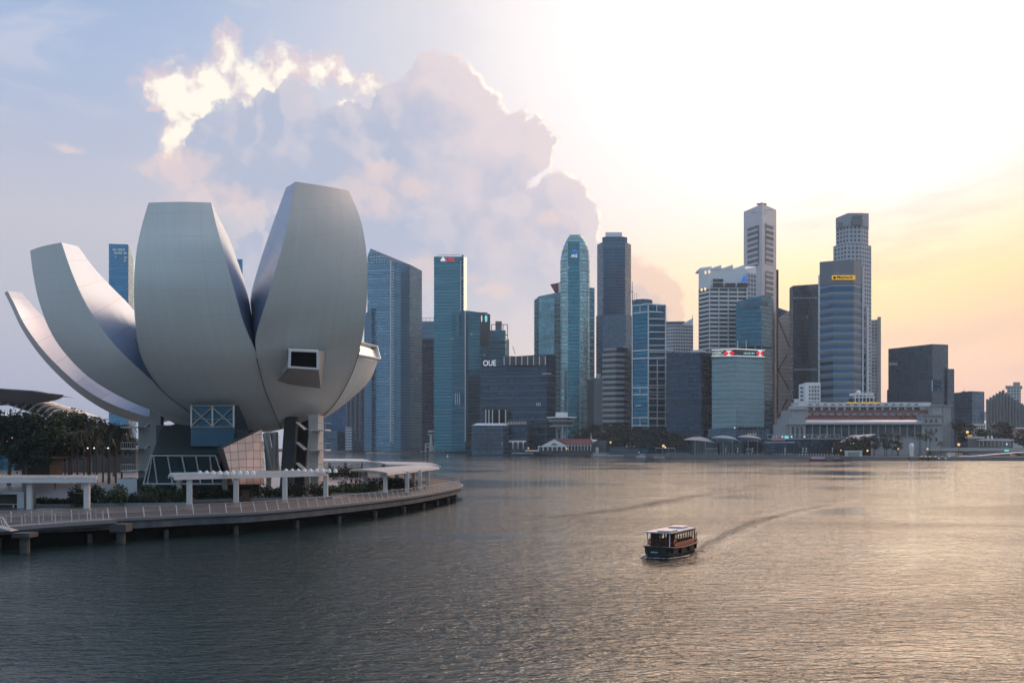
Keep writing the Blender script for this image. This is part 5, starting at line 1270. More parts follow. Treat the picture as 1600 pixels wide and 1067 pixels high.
# red-roofed pier building with white gable
D = 925
cp = thing('red_roofed_pier', 'white gabled pier hall with arches and long red tiled roof', 'pier hall', (*GX(890, D), GZ)); T_ = _T(cp)
mb = MB(); yb, ya = 694.5, 685.7
q = [PX(848,yb,D), PX(884,yb,D), PX(884,yb+1.2,D), PX(848,yb+1.2,D)]
mb.face([PX(848,695.5,D), PX(884,695.5,D), PX(866,685.7,D)]); mb.face([PX(847,696.8,D), PX(885,696.8,D), PX(885,695.4,D), PX(847,695.4,D)])
mb.face([PX(847,695.4,D), PX(866,685.2,D), PX(866,685.2,D+2), PX(847,695.4,D+2)]); mb.face([PX(866,685.2,D), PX(885,695.4,D), PX(885,695.4,D+2), PX(866,685.2,D+2)])
mb.build('gable', M['white'], cp)
mb = MB(); pts = [PX(860+12*(j/10), 695.2-2.6*math.sin(j/10*math.pi), D-.3) for j in range(11)]; mb.face(pts); mb.build('gable_window', M['glassdark'], cp)
T_.strip('arcade_beam', 840.5, 885, 698, 696.4, D-1.5, 'white', 1.6)
for j in range(7):
    x = 841.5+j*7.2; T_.strip('arcade_pier', x-.9, x+.9, 704, 697, D-1.5, 'white', .8)
for j in range(6):
    mb = MB(); x = 845.1+j*7.2
    for s_ in range(8):
        u0, u1 = s_/8*math.pi, (s_+1)/8*math.pi
        mb.face([PX(x-2.8*math.cos(u0), 700.4-2.4*math.sin(u0), D-1.6), PX(x-2.8*math.cos(u1), 700.4-2.4*math.sin(u1), D-1.6), PX(x-2.8*math.cos(u1), 697, D-1.6), PX(x-2.8*math.cos(u0), 697, D-1.6)])
    mb.build('arch', M['white'], cp)
mb = MB(); mb.box(GX(842,D)[0], GX(930,D)[0], D, D+20, GZ, ZY(697,D)); mb.build('hall', M['stripe_d'], cp)
mb = MB()
mb.face([PX(880,694,D+1), PX(928,694,D+1), PX(924,685.6,D+10), PX(868,685.6,D+10)]); mb.face([PX(868,685.6,D+10), PX(924,685.6,D+10), PX(928,694,D+20), PX(868,694,D+20)])
mb.face([PX(866,685.6,D+.5), PX(885,695,D+.5), PX(881,694,D+1), PX(868,685.6,D+10)]); M['redroof2'] = mat('red_pier_roof', (.22,.07,.075), .7, var=.12, scale=.8); mb.build('red_roof', M['redroof2'], cp)
for j in range(8):
    x = 888+j*5; T_.strip('dormer', x-1.5, x+1.5, 696.6, 694.6, D+.3, 'offwhite', .5)
    T_.strip('side_column', x-.5, x+.5, 704, 697, D-.8, 'offwhite', .4)
mb = MB(); g = PX(923.5,686,D+8); mb.tube(g, (g[0],g[1],ZY(675.5,D)), .55, .15, n=6); mb.build('flag_mast', M['white'], cp)
mb = MB(); mb.face([PX(924,686,D+8), PX(934,687,D+8), PX(930,689.5,D+2)]); mb.face([PX(924,686,D+8), PX(930,689.5,D+2), PX(926,690,D)]); mb.build('white_hip', M['white'], cp)
t = Tower('grey_pier_shed', 'grey shed with rounded roof at right end of the red-roofed pier', [(928,940),(946,930),(956,938)], [689,688,693], M['midgrey'], 12, cat='shed', z0=.5)
mb = MB(); c = GX(932.5,928); mb.lathe((*c,GZ), [(1.9,0),(1.9,4.4),(1.2,5.6),(.1,6)], 14); mb.build('silo', M['offwhite'], t.o, smooth=True, autosmooth=40)
# parasols of the waterfront terraces
pal = None
for i in range(22):
    x = 822+i*1.9 if i < 14 else 884+(i-14)*5.0
    D = 968-(x-822)*.25; loc = (*GX(x+(i % 3)*.4, D+(i % 4)*2), 2.5)
    if pal is None:
        pal = thing('terrace_parasol', 'folded pale parasol on the terrace beside the gabled pier', 'parasol', loc, 'terrace parasols'); mb = MB(); mb.tube(loc, (loc[0],loc[1],loc[2]+3), .07, n=5); mb.build('pole', M['steel'], pal)
        mb = MB(); mb.lathe((loc[0],loc[1],loc[2]+1.7), [(1.5,0),(.9,.7),(.1,1.4)], 8); mb.build('canopy', M['offwhite'], pal)
    else: dup(pal, loc)
# shell roofs
M['shell'] = mat('pale_shell_roof', (.40,.45,.52), .4, metal=.2, var=.08, scale=.1)
for i, (pts, D, dep, lab) in enumerate(((((1068,686.5),(1080,683),(1092,682),(1104,684.5),(1117,691)),812,22,'left of the three curved shell roofs, its left tip over the trees'),(((1112,683),(1124,680.5),(1136,680.5),(1147,683.5),(1158,690.5)),806,24,'middle of the three curved shell roofs before the hexagon sign block'),(((1152,682),(1163,679.5),(1175,680.5),(1186,684.5),(1199,691.5)),800,26,'right of the three curved shell roofs, ending at the glass restaurant'))):
    t = thing('shell_roof_pavilion', lab, 'pavilion', (*GX(pts[2][0], D), GZ)); n = 25; x0, x1 = pts[0][0], pts[-1][0]
    cu = spline([PX(x, y, D+dep) for x, y in pts], 6); n = len(cu); ylow = [pts[0][1]+.2, pts[0][1]+.5, pts[0][1]+1.2, pts[0][1]+2.8, pts[-1][1]+.3]
    lo = spline([PX(x, y, D) for (x, _), y in zip(pts, ylow)], 6); mb = MB()
    mid = [((p[0]+q[0])/2, (p[1]+q[1])/2, (p[2]+q[2])/2+.8*math.sin(math.pi*k/(n-1))) for k, (p, q) in enumerate(zip(cu, lo))]
    dnw = lambda L, d: [(p[0], p[1], p[2]-d) for p in L]
    mb.grid([lo, mid, cu]); mb.grid([dnw(lo,.35), lo]); mb.grid([cu, dnw(cu,.35), dnw(lo,.35)])
    mb.build('shell', M['shell'], t, smooth=True, autosmooth=50)
    mb = MB(); a, b = GX(pts[1][0],D+10), GX(pts[-1][0]-2,D+10); mb.box(a[0], b[0], D+10, D+16, GZ, ZY(690,D+10)); mb.build('glass_wall', M['glassdark'], t)
    for x in (pts[1][0]+6, pts[3][0]-2):
        mb = MB(); g = GX(x, D+3); mb.tube((*g,GZ), (*g,ZY(688,D)), .22, n=6); mb.build('post', M['steel'], t)
# glass restaurant
D = 775
gr = thing('glass_restaurant', 'two-storey glass waterfront restaurant with red sign and terrace lights', 'restaurant', (*GX(1260, D), GZ)); T_ = _T(gr)
mb = MB(); mb.box(GX(1196,D)[0], GX(1330,D)[0], D, D+14, GZ, ZY(684,D)); mb.build('glass_wall', W_['navy'], gr)
T_.strip('canopy', 1194, 1240, 691.6, 690.4, D-4, 'metalroof', 3); T_.strip('canopy', 1232, 1241, 691.8, 690.2, D-5, 'palelit', 1.5); T_.strip('terrace_floor', 1200, 1326, 686, 684.8, D-1, 'metalroof', 2.4); T_.strip('upper_roof', 1197, 1312, 679.6, 678.8, D+3, 'metalroof', 3)
for j in range(17): T_.strip('terrace_post', 1199+j*7, 1199.7+j*7, 685, 679.5, D+2, 'offwhite', .2)
for x in (1222.5,1237,1257): T_.strip('terrace_lamp', x-.8, x+.8, 683.2, 681.4, D-1, 'coollamp', .3)
for x in (1209,1213,1268,1279,1290): T_.strip('terrace_lamp', x-.4, x+.4, 683, 682, D-1, 'warmdim', .3)
M['redsign'] = mat('small_red_letters', (.6,.15,.12), .5, emit=(.9,.25,.2), estr=.35)
for j in range(8): T_.strip('letter', 1207+j*2.6, 1208.4+j*2.6, 687.8, 686.7-(.4 if j in (0,3) else 0), D-3.6, 'redsign', .2)
T_.strip('lit_wall', 1226, 1232, 685, 681, D+.0, 'tealit', .35)
mb = MB(); a = [PX(1312,690,748), PX(1345,684.6,744), PX(1368,677.6,760), PX(1330,679.8,768)]; b = [(x,y,z-.8) for x,y,z in a]; mb.face(a); mb.face(b[::-1]); [mb.face([b[i],b[(i+1)%4],a[(i+1)%4],a[i]]) for i in range(4)]; mb.build('sloping_roof', M['shell'], gr)
mb = MB(); mb.box(GX(1305,760)[0], GX(1362,760)[0], 762, 770, GZ, ZY(688,762)); mb.build('dark_hall', M['black'], gr)
for x in (1329,1333.5): T_.strip('terrace_lamp', x-.4, x+.5, 693.3, 691.9, 745, 'coollamp', .3)
# service buildings at right
t = Tower('flat_roofed_pavilion', 'low white flat-roofed pavilion with yellow sign beside the bridge', [(1512,758),(1535,752),(1578,760)], [683,682.5,685], M['midgrey'], 14, cat='pavilion')
t.strip('roof_slab', 1528, 1580, 688.5, 686, 750, 'offwhite', 3); t.strip('roof_slab', 1510, 1536, 684.5, 682.2, 750, 'offwhite', 2)
for j in range(9): t.strip('post', 1530+j*6, 1530.8+j*6, 697, 688, 750, 'offwhite', .3)
t.strip('sign', 1512, 1519, 681.6, 679.6, 750, 'yellow', .3); t.strip('chimney', 1543, 1544.4, 686, 680.5, 752, 'palelit', .6); t.strip('chimney', 1549, 1550.6, 686, 680.5, 752, 'palelit', .6)
t.strip('lamp', 1572.6, 1574, 694.6, 693, 748, 'coollamp', .3)
t = Tower('red_roofed_house', 'low house with dull red roof at the right edge behind trees', [(1583,900),(1620,900)], 676, M['offwhite'], 14, cat='house')
mb = MB(); mb.face([PX(1582,677,899), PX(1622,677,899), PX(1622,669.5,908), PX(1585,669.5,908)]); mb.build('roof_tiles', M['redroof'], t.o); t.strip('ridge_board', 1584, 1622, 669.6, 667.6, 907, 'palelit', .6)

# ------------------------------------------------------------------ lion fountain statue, viewing deck, bridges
D = 690
ms = thing('lion_fountain_statue', 'tall white lion-headed fish statue standing at the quay edge', 'statue', (*GX(1424, D), 0.4))
c = Vector((*GX(1424, D), 0)); zb = 0.0
mb = MB(); rows = []
for (z, rx, ry, oy) in ((0,1.7,1.7,0),(.7,1.75,1.6,0),(1.2,1.15,1.2,.1),(3.2,1.25,1.35,.1),(5,1.5,1.6,.1),(6.6,1.9,1.8,0),(8,2.1,1.9,-.1),(9.4,2.25,2.0,-.2),(10.4,2.2,1.9,-.2),(11.2,1.7,1.5,-.1),(11.7,.8,.8,0),(11.8,.05,.05,0)):
    rows.append([(c.x+.7*rx*math.cos(2*math.pi*k/20)*(1+.05*math.cos(k*2.5)), c.y+oy+ry*math.sin(2*math.pi*k/20), z) for k in range(20)])
mb.grid(rows, closed=True); M['whitestone'] = mat('white_stone', (.80,.80,.78), .6, var=.1, scale=1.2)
body = mb.build('body', M['whitestone'], ms, smooth=True)
mb = MB(); mb.lathe((c.x, c.y-2.3, 9.2), [(.1,-.9),(.8,-.5),(.95,.1),(.7,.8),(.1,1.0)], 12, 1, .8); mb.build('muzzle', M['whitestone'], ms, smooth=True)
for s_ in (-1, 1):
    mb = MB(); mb.lathe((c.x+s_*.9, c.y-1.1, 11.0), [(.45,-.3),(.4,.3),(.08,.7)], 8); mb.build('ear', M['whitestone'], ms, smooth=True); mb = MB(); mb.lathe((c.x+s_*.7, c.y-2.05, 10.2), [(.05,-.2),(.22,0),(.05,.2)], 8); mb.build('eye', M['dark'], ms)
mb = MB()
for r in range(5):
    for k in range(9):
        a = -math.pi+math.pi*k/8+r*.18; rr = 1.28+r*.09; mb.lathe((c.x+.7*rr*math.cos(a), c.y+.1+rr*math.sin(a), 2.0+r*.85), [(.05,-.35),(.24,0),(.05,.3)], 6)
mb.build('scales', M['whitestone'], ms)
mb = MB(); mb.path([(c.x+.5,c.y+.5,2),(c.x+1.5,c.y+.8,3.4),(c.x+1.2,c.y+.8,5.0),(c.x+1.9,c.y+.8,5.8)], [.5,.6,.45,.1], 8); mb.build('tail', M['whitestone'], ms, smooth=True)
D = 672
vd = thing('viewing_platform', 'low dark viewing platform crowded with small lights beside the lion statue', 'jetty', (*GX(1472, D), 0)); T_ = _T(vd)
mb = MB(); mb.box(GX(1437,D)[0], GX(1503,D)[0], D, D+14, 1.4, 2.0); mb.build('deck', M['dark'], vd)
for j in range(7): mb = MB(); g = GX(1441+j*10, D+1); mb.tube((*g,-.8), (*g,1.4), .4, n=8); mb.build('pile', M['dark'], vd)
for j in range(24):
    x = 1439+j*2.65
    if j % 2 == 0: T_.strip('railing_post', x-.12, x+.12, 714.7, 712, D+.1, 'steel', .05)
for x in (1440,1446.5,1453,1462,1484): T_.strip('lamp', x-.7, x+.7, 713.3, 712.4, D+2, 'warmdim', .2)
for j in range(9): T_.strip('step_light', 1466+j*3.6, 1467.6+j*3.6, 716.2-(j%3)*.8, 715.4-(j%3)*.8, D-.2, 'coollamp' if j%3==0 else 'offwhite', .1)
T_.strip('kiosk', 1480, 1490.5, 712, 707.2, D+6, 'offwhite', 1.5)
D = 735
br = thing('road_bridge', 'long low road bridge with shallow dark arches at right edge', 'bridge', (*GX(1560, D), 0)); T_ = _T(br)
T_.strip('deck', 1446, 1760, 705.3, 700.8, D, 'stone', 5); T_.strip('parapet', 1446, 1760, 700.8, 699.4, D-4, 'tan', .4); T_.strip('deck_edge', 1446, 1760, 703.6, 702.6, D-5.4, 'offwhite', .4)
for x0 in (1455,1531,1607,1683):
    mb = MB(); pts = [PX(x0+76*(j/12), 705.3+ (1-math.sin(j/12*math.pi))*9.5, D-4.6) for j in range(13)]
    for j in range(12): a, b = pts[j], pts[j+1]; mb.face([(a[0],a[1],ZY(705.3,D)), (b[0],b[1],ZY(705.3,D)), b, a]); mb.face([a, b, (b[0],b[1]+9,b[2]), (a[0],a[1]+9,a[2])])
    mb.build('arch', M['midgrey'], br)
for x0 in (1455,1531,1607): T_.strip('pier', x0-3, x0+3, 718, 705, D, 'midgrey', 4)
T_.strip('road_sign', 1569.5, 1576.5, 705.2, 702.4, D-6, 'tealit', .2)
for j in range(10): T_.strip('traffic', 1500+j*11, 1503+j*11, 700.2, 698.6, D+2, ('offwhite','dark','tan')[j%3], .8) if False else None
fb_ = thing('footbridge', 'thin pale footbridge rising to the right in front of the road bridge', 'footbridge', (*GX(1560, 690), 0))
mb = MB(); pts = [PX(x, y, 690) for x, y in ((1502,712.6),(1530,711.4),(1560,709),(1590,706.6),(1640,704),(1720,704))]
for a, b in zip(pts[:-1], pts[1:]): mb.prism([(a[0],690),(b[0],690),(b[0],695),(a[0],695)], [a[2]-.5,b[2]-.5,b[2]-.5,a[2]-.5], [a[2],b[2],b[2],a[2]])
mb.build('deck', M['palelit'], fb_); mb = MB(); mb.path([(x,y,z+1.1) for x,y,z in pts], .07, 5); mb.build('handrail', M['steel'], fb_)
for a in pts[1:]: mb = MB(); mb.tube((a[0],692,-1), (a[0],692,a[2]-.4), .35, n=8); mb.build('pier', M['midgrey'], fb_)
D = 690
t = Tower('white_tent', 'white boxy event tent on the quay below the sloping restaurant roof', [(1320,700),(1347,698)], 704.5, M['palelit'], 8, cat='tent')
t.strip('side_opening', 1325, 1343, 713, 706, 697.4, 'slateblue_x' if False else 'stone', .3); t.strip('roof_edge', 1319, 1348, 705, 703.8, 697, 'white', .8)

# ------------------------------------------------------------------ small street furniture of the far quay
def lamp_post(label, px, py, D, m_, r, base=GZ, group=None):
    g = GX(px, D); z = ZY(py, D); t = thing('street_lamp', label, 'street lamp', (*g, base), group)
    mb = MB(); mb.tube((*g,base), (*g,z-r*.6), .16, .10, n=8); mb.build('post', M['dark'], t)
    mb = MB(); mb.lathe((g[0],g[1],z), [(.05,-r),(r*.7,-r*.7),(r,0),(r*.7,r*.7),(.05,r)], 14); mb.build('globe', M[m_], t, smooth=True); return t
lamp_post('glowing orange globe lamp on the quay before the dark trees', 1036.5, 696.5, 835, 'warm', 1.15)
lamp_post('glowing orange globe lamp, higher of two by the white pavilion', 1511.5, 675, 745, 'warm', 1.1)
lamp_post('glowing orange globe lamp, lower of two at the bridge end', 1498, 694.5, 728, 'warm', 1.05)
lamp_post('small orange lamp just right of the lion statue', 1449, 701.3, 712, 'warm', .7)
lamp_post('small orange lamp just left of the lion statue', 1403.5, 701.3, 706, 'warm', .6)
lamp_post('bright cream lamp above the grey pier shed', 954, 691, 925, 'warm', 1.0)
lamp_post('small orange lamp at left corner of the gabled arcade', 825.5, 700, 960, 'warm', .8)
lamp_post('small orange lamp at right corner of the gabled arcade', 885.3, 700.6, 918, 'warm', .8)
lamp_post('orange lamp on the quay left of the white tent', 1314, 703.5, 706, 'warm', .5); lamp_post('orange flame-like lamp right of the white tent', 1355.5, 704, 702, 'warm', .75)
lamp_post('small white lamp beside the orange lamp before the dark trees', 1039.5, 698.6, 832, 'coollamp', .6)
# bollard lights
bl = None
for i in range(62):
    x = 1042+i*4.4; D = np.interp(x, [1042,1200,1330], [835,776,704])+2.5; loc = (*GX(x, D), 2.55)
    if bl is None:
        bl = thing('quay_bollard', 'small white bollard light in the row along the far quay edge', 'bollard', loc, 'bollard lights along the far quay'); mb = MB(); mb.tube(loc, (loc[0],loc[1],loc[2]+.8), .14, n=6); mb.build('post', M['midgrey'], bl)
        mb = MB(); mb.lathe((loc[0],loc[1],loc[2]+.95), [(.05,-.3),(.34,0),(.05,.3)], 8); mb.build('lamp', mat('bollard_lamp', (.8,.8,.78), .4, emit=(.9,.92,.9), estr=.35), bl)
    else: dup(bl, loc)
# banner poles
bp = None
def banner(px, y0, y1, D, label, group, w=1.6):
    g = GX(px, D); t = thing('banner_pole', label, 'banner pole', (*g, GZ), group); z0, z1 = ZY(y0, D), ZY(y1, D)
    mb = MB(); mb.tube((*g,GZ), (*g,z1+.4), .16, n=6); mb.build('pole', M['steel'], t)
    h = (z1-z0)/2-.3
    for k in range(2): mb = MB(); mb.box(g[0]+.2, g[0]+.2+w, g[1]-.06, g[1]+.06, z0+k*(h+.6), z0+k*(h+.6)+h); mb.build('banner', M['white'], t)
for x in (501,514.5,529,552,560.5,568.5): banner(x, 693, 685, 1500, 'tall pole with two white banners on the distant left quay', 'banner poles on the distant left quay', 2.2)
for x in (1084,1096,1133,1152,1175,1208,1226,1254,1259,1300): banner(x, 706, 699.5, np.interp(x,[1084,1300],[835,740]), 'white banner pole on the quay below the curved shell roofs', 'banner poles on the right quay', .7)
for (xa, xb, y, D, lab) in ((1024,1055,700,838,'long thin white awning on the quay before the dark trees'),(1104,1120,700.5,815,'short thin white awning below the left shell roofs'),(1166,1175,701,795,'small white awning below the glass restaurant canopy')):
    t = thing('quay_awning', lab, 'awning', (*GX(xa, D), GZ)); T_ = _T(t); T_.strip('roof', xa, xb, y+.6, y-.2, D, 'offwhite', 1.2)
    for x in np.linspace(xa+1, xb-1, 4): T_.strip('post', x-.15, x+.15, 709, y, D, 'steel', .1)
tl = None
for i, x in enumerate((630,552,640,662)):
    pass
# ------------------------------------------------------------------ moored boats
def hull(mb, L, B, H, bow=.3, n=14):
    rows = []
    for i in range(n+1):
        u = i/n; x = -L/2+L*u; b = B/2*(1-max(0,(u-(1-bow))/bow)**2.2)*(.86+.14*min(1,u/.15)); sh = H*(1+.22*max(0,(u-.6)/.4)**2)
        rows.append([(x,-b,sh),(x,-b*.92,sh*.35),(x,-b*.6,-.3),(x,b*.6,-.3),(x,b*.92,sh*.35),(x,b,sh)])
    mb.grid(rows); mb.face(rows[0]); return rows
def moored(label, px, D, L, B, H, cab, hullm, cabm, rz=0.0, flip=1, extra=None):
    g = GX(px, D); t = thing('moored_boat', label, 'boat', (*g, 0)); R_ = Matrix.Rotation(rz, 4, 'Z')
    def put(mb): mb.v = [tuple(R_ @ Vector((x*flip, y, z)) + Vector((*g,0))) for x,y,z in mb.v]; return mb
    mb = MB(); rows = hull(mb, L, B, H); put(mb).build('hull', M[hullm], t)
    mb = MB(); mb.grid([[r[0], r[5]] for r in rows]); put(mb); mb.v = [(x,y,z-.12) for x,y,z in mb.v]; mb.build('deck', M['tan'], t)
    x0, x1, h = cab; mb = MB(); mb.box(x0, x1, -B*.36, B*.36, H-.2, H+h); put(mb).build('cabin', M[cabm], t)
    mb = MB(); mb.box(x0-.4, x1+.4, -B*.42, B*.42, H+h, H+h+.18); put(mb).build('roof', M['offwhite'], t)
    for k in range(5):
        xa = x0+(x1-x0)*(k+.15)/5; xb = x0+(x1-x0)*(k+.85)/5; mb = MB(); mb.box(xa, xb, -B*.36-.05, B*.36+.05, H+h*.45, H+h*.85); put(mb).build('window', M['glassdark'], t)
    return t
moored('red and white flat tour boat moored below the glass restaurant', 1278, 688, 12, 3.4, 1.0, (-4,4.4,1.3), 'darkred', 'palelit', .05)
moored('low dark empty boat moored left of the white tent', 1310, 682, 9, 2.8, .8, (-2.4,.4,.8), 'dark', 'midgrey', .05)
moored('white launch moored at the red-roofed pier, right of two', 944, 915, 13, 3.6, 1.3, (-4,4,2.0), 'white', 'offwhite', .1)
moored('white launch moored at the red-roofed pier, left of two', 932, 922, 10, 3.2, 1.2, (-3,3,1.6), 'offwhite', 'palelit', .1)
moored('small pale launch moored left of the long dark quay wall', 1002, 862, 8, 2.8, 1.0, (-1,2.4,1.4), 'palelit', 'offwhite', .2)
moored('curved-hulled pale sampan moored under the orange lamp', 1030, 826, 9, 2.6, .9, (-1.6,1.4,1.0), 'offwhite', 'midgrey', .1)
D = 905
fe = thing('navy_ferry', 'long dark navy double-deck ferry moored right of the red-roofed pier', 'ferry', (*GX(977, D), 0)); T_ = _T(fe)
mb = MB(); rows = hull(mb, 30, 7, 1.5, .2); g = GX(977, D); mb.v = [(x+g[0], y+g[1], z) for x,y,z in mb.v]; mb.build('hull', M['palelit'], fe)
mb = MB(); mb.prism([GX(953,D-2.5), GX(998,D-2.5), (GX(998,D)[0]-1,D+3), (GX(953,D)[0]+1,D+3)], 1.5, [ZY(699,D)-.2,ZY(699,D)-.2,ZY(699,D),ZY(699,D)]); M['navy'] = mat('navy_paint', (.02,.05,.11), .3, var=.15); mb.build('cabin', M['navy'], fe)
T_.strip('roof', 953, 997, 699.4, 698.6, D-1, 'slate_x' if False else 'midgrey', 4)
for j in range(9): T_.strip('window', 956+j*4.5, 959.4+j*4.5, 704.5, 701.4, D-2.6, 'glassblue', .08)
for x in (979,991): T_.strip('lamp', x-.4, x+.5, 697.2, 696.3, D-1, 'coollamp', .3)
T_.strip('lamp', 998, 1000.4, 707.2, 705.8, D-3, 'coollamp', .4)
mb = MB(); c = PX(699, 714.6, 905)
bu = thing('white_buoy', 'small white buoy floating off the pier with the lookout tower', 'buoy', (c[0], c[1], 0)); mb.lathe((c[0],c[1],0), [(1.0,-.3),(1.1,.3),(.4,.6),(.1,1.9)], 12); mb.build('float', M['white'], bu)
# ------------------------------------------------------------------ promenade pergolas
M['pergola'] = mat('pergola_white', (.52,.545,.55), .5, var=.08, scale=.4)
def louvre_roof(poly, z, th, ribs, parent, axis):
    """corrugated roof over a quadrilateral (front-left, front-right, back-right, back-left)"""
    a, b, c, d = [Vector((x, y, 0)) for x, y in poly]; n = ribs*4; rows = []
    for v in range(4):
        v_ = v/3; row = []
        for k in range(n+1):
            u = k/n; p = a.lerp(b, u).lerp(d.lerp(c, u), v_); row.append((p.x, p.y, z+th*.55*abs(math.sin(k/4*math.pi))+.25*math.sin(v_*math.pi)))
        rows.append(row)
    mb = MB(); mb.grid(rows); bot = [[(p.x, p.y, z-.10) for p in (a, b)], [(p.x, p.y, z-.10) for p in (d, c)]]; mb.grid(bot[::-1])
    mb.grid([[(q[0], q[1], z-.10) for q in rows[0]], rows[0]]); mb.grid([rows[-1], [(q[0], q[1], z-.10) for q in rows[-1]]])
    for e in (0, -1): mb.face([(rows[0][e][0], rows[0][e][1], z-.1), rows[0][e], rows[1][e], rows[2][e], rows[3][e], (rows[3][e][0], rows[3][e][1], z-.1)])
    r = mb.build('roof', M['pergola'], parent)
    m2 = MB()                                                   # edge beams
    for p, q in ((a, b), (d, c)):
        m2 = MB(); dd = (q-p).normalized(); n_ = Vector((dd.y, -dd.x, 0)); m2.prism([tuple((p+n_*.12)[:2]), tuple((q+n_*.12)[:2]), tuple((q-n_*.15)[:2]), tuple((p-n_*.15)[:2])], z-.42, z-.11); m2.build('edge_beam', M['offwhite'], parent)
    return r
def pergola(label, poly, z, posts, ribs, th=.5, vents=None):
    c = [sum(p[i] for p in poly)/4 for i in (0, 1)]; t = thing('white_pergola', label, 'pergola', (c[0], c[1], DZ))
    louvre_roof(poly, z, th, ribs, t, None)
    for (x, y) in posts:
        mb = MB(); mb.prism([(x-.33,y-.28),(x+.33,y-.28),(x+.33,y+.28),(x-.33,y+.28)], DZ, z-.10)
        for s_ in (-1, 1): mb.prism([(x-.36,y-.3),(x+.36,y-.3),(x+.36,y+.3),(x-.36,y+.3)], DZ, DZ+.12) if s_ > 0 else None
        mb.build('post', M['offwhite'], t)
    for (x, y, n) in (vents or []):
        for k in range(n):
            mb = MB(); mb.lathe((x+k*.95, y, z+th*.3), [(.34,0),(.30,.35),(.16,.55),(.05,.6)], 8); mb.build('roof_cap', M['white'], t, smooth=True)
    return t
P1 = [GX(-46,128), GX(151,128.6), GX(154,136), GX(-40,137)]
pergola('white ribbed pergola at the left edge, over the small shelter box', P1, 6.45, [GX(-20,129.5), GX(47,129.4), GX(136,129.4), GX(-26,136), GX(40,135.8), GX(124,135.6)], 56)
def lerp2(a, b, u): return (a[0]+(b[0]-a[0])*u, a[1]+(b[1]-a[1])*u)
P2 = [GX(272,137.5), GX(510,154.5), GX(496,160.5), GX(263,144)]
pergola('longest white ribbed pergola, crossing in front of the tiled leaning wall', P2, 6.5, [GX(296,139.6), GX(369,144.4), GX(445,149.6), GX(509,155), GX(280,144), GX(351,149), GX(420,154), GX(481,159)], 70, vents=[(GX(300,142)[0]+1, 142.5, 9), (GX(456,153)[0]-1, 153.5, 9)])
P3 = [GX(605,161.5), GX(686,199), GX(640,214), GX(547,176)]
pergola('flat white pergola nearest the tip of the promenade', P3, 6.4, [GX(602,166), GX(636,173.5), GX(656,182), GX(668,191), GX(571,176.5), GX(620,193), GX(646,206)], 40, th=.2)
P4 = [GX(606,226), GX(688,216), GX(655,250), GX(575,264)]
pergola('white flat pergola behind the tip of the promenade', P4, 6.4, [GX(596,236), GX(634,228), GX(668,224), GX(600,252)], 30, th=.15)
P5 = [GX(497,270), GX(581,262), GX(560,300), GX(492,306)]
pergola('farthest white pergola, right of the museum stair tower', P5, 6.5, [GX(515,276), GX(566,272), GX(540,290)], 30, th=.15)
# small shelter box at the left
sb = thing('shelter_box', 'grey open-fronted shelter box under the left pergola', 'shelter', (*GX(15,131.5), DZ))
mb = MB(); x0, x1 = GX(-40,131)[0], GX(37,131)[0]; mb.box(x0, x1, 131, 134.5, ZY(772,131), ZY(768,131)); mb.build('roof', M['metalroof'], sb); mb = MB(); mb.box(x1-.9, x1, 131.05, 134.4, DZ, ZY(772,131)); mb.build('end_wall', M['metalroof'], sb); mb = MB(); mb.box(x0, x1-.9, 134, 134.3, DZ, ZY(772,131)); mb.build('back_wall', M['dark'], sb); mb = MB(); mb.box(x0+1, x1-1.4, 132, 132.6, DZ+.42, DZ+.5); mb.box(x0+1.4, x0+1.6, 132.1, 132.5, DZ, DZ+.42); mb.box(x1-2, x1-1.8, 132.1, 132.5, DZ, DZ+.42); mb.build('bench', M['offwhite'], sb)

# ------------------------------------------------------------------ railings
def railing(label, pts, h, spacing, lean, inner=None, name='promenade_railing'):
    """posts are parts, the horizontal wires one patterned part"""
    t = thing(name, label, 'railing', (pts[0][0], pts[0][1], pts[0][2])); P_ = [Vector(p) for p in pts]; acc = 0; nxt = 0; tops = []
    for a, b in zip(P_[:-1], P_[1:]):
        L = (b-a).length
        while nxt <= acc+L:
            u = (nxt-acc)/L; p = a.lerp(b, u); d = (b-a).normalized(); n_ = Vector((-d.y, d.x, 0))
            q = p+n_*lean+Vector((0,0,h)); mb = MB(); w = .04
            mb.prism([(p.x-w,p.y-w),(p.x+w,p.y-w),(p.x+w,p.y+w),(p.x-w,p.y+w)], p.z, q.z); mb.v = [(x+(q.x-p.x)*(z-p.z)/h, y+(q.y-p.y)*(z-p.z)/h, z) for x,y,z in mb.v]; mb.build('post', M['steel'], t); tops.append((p, q)); nxt += spacing
        acc += L
    mb = MB()
    for k, r in ((1.0,.04),(.82,.014),(.66,.014),(.5,.014),(.34,.014),(.18,.014)): mb.path([p.lerp(q, k) for p, q in tops], r, 4)
    mb.build('wires', M['midgrey'], t); return t
e0 = eoff(.15)
vis = [(x, y, DZ+.06) for x, y in e0 if 100 < y < 262 and x > -70]
railing('long leaning wire railing along the curved edge of the promenade', vis, 1.15, 2.0, .42)
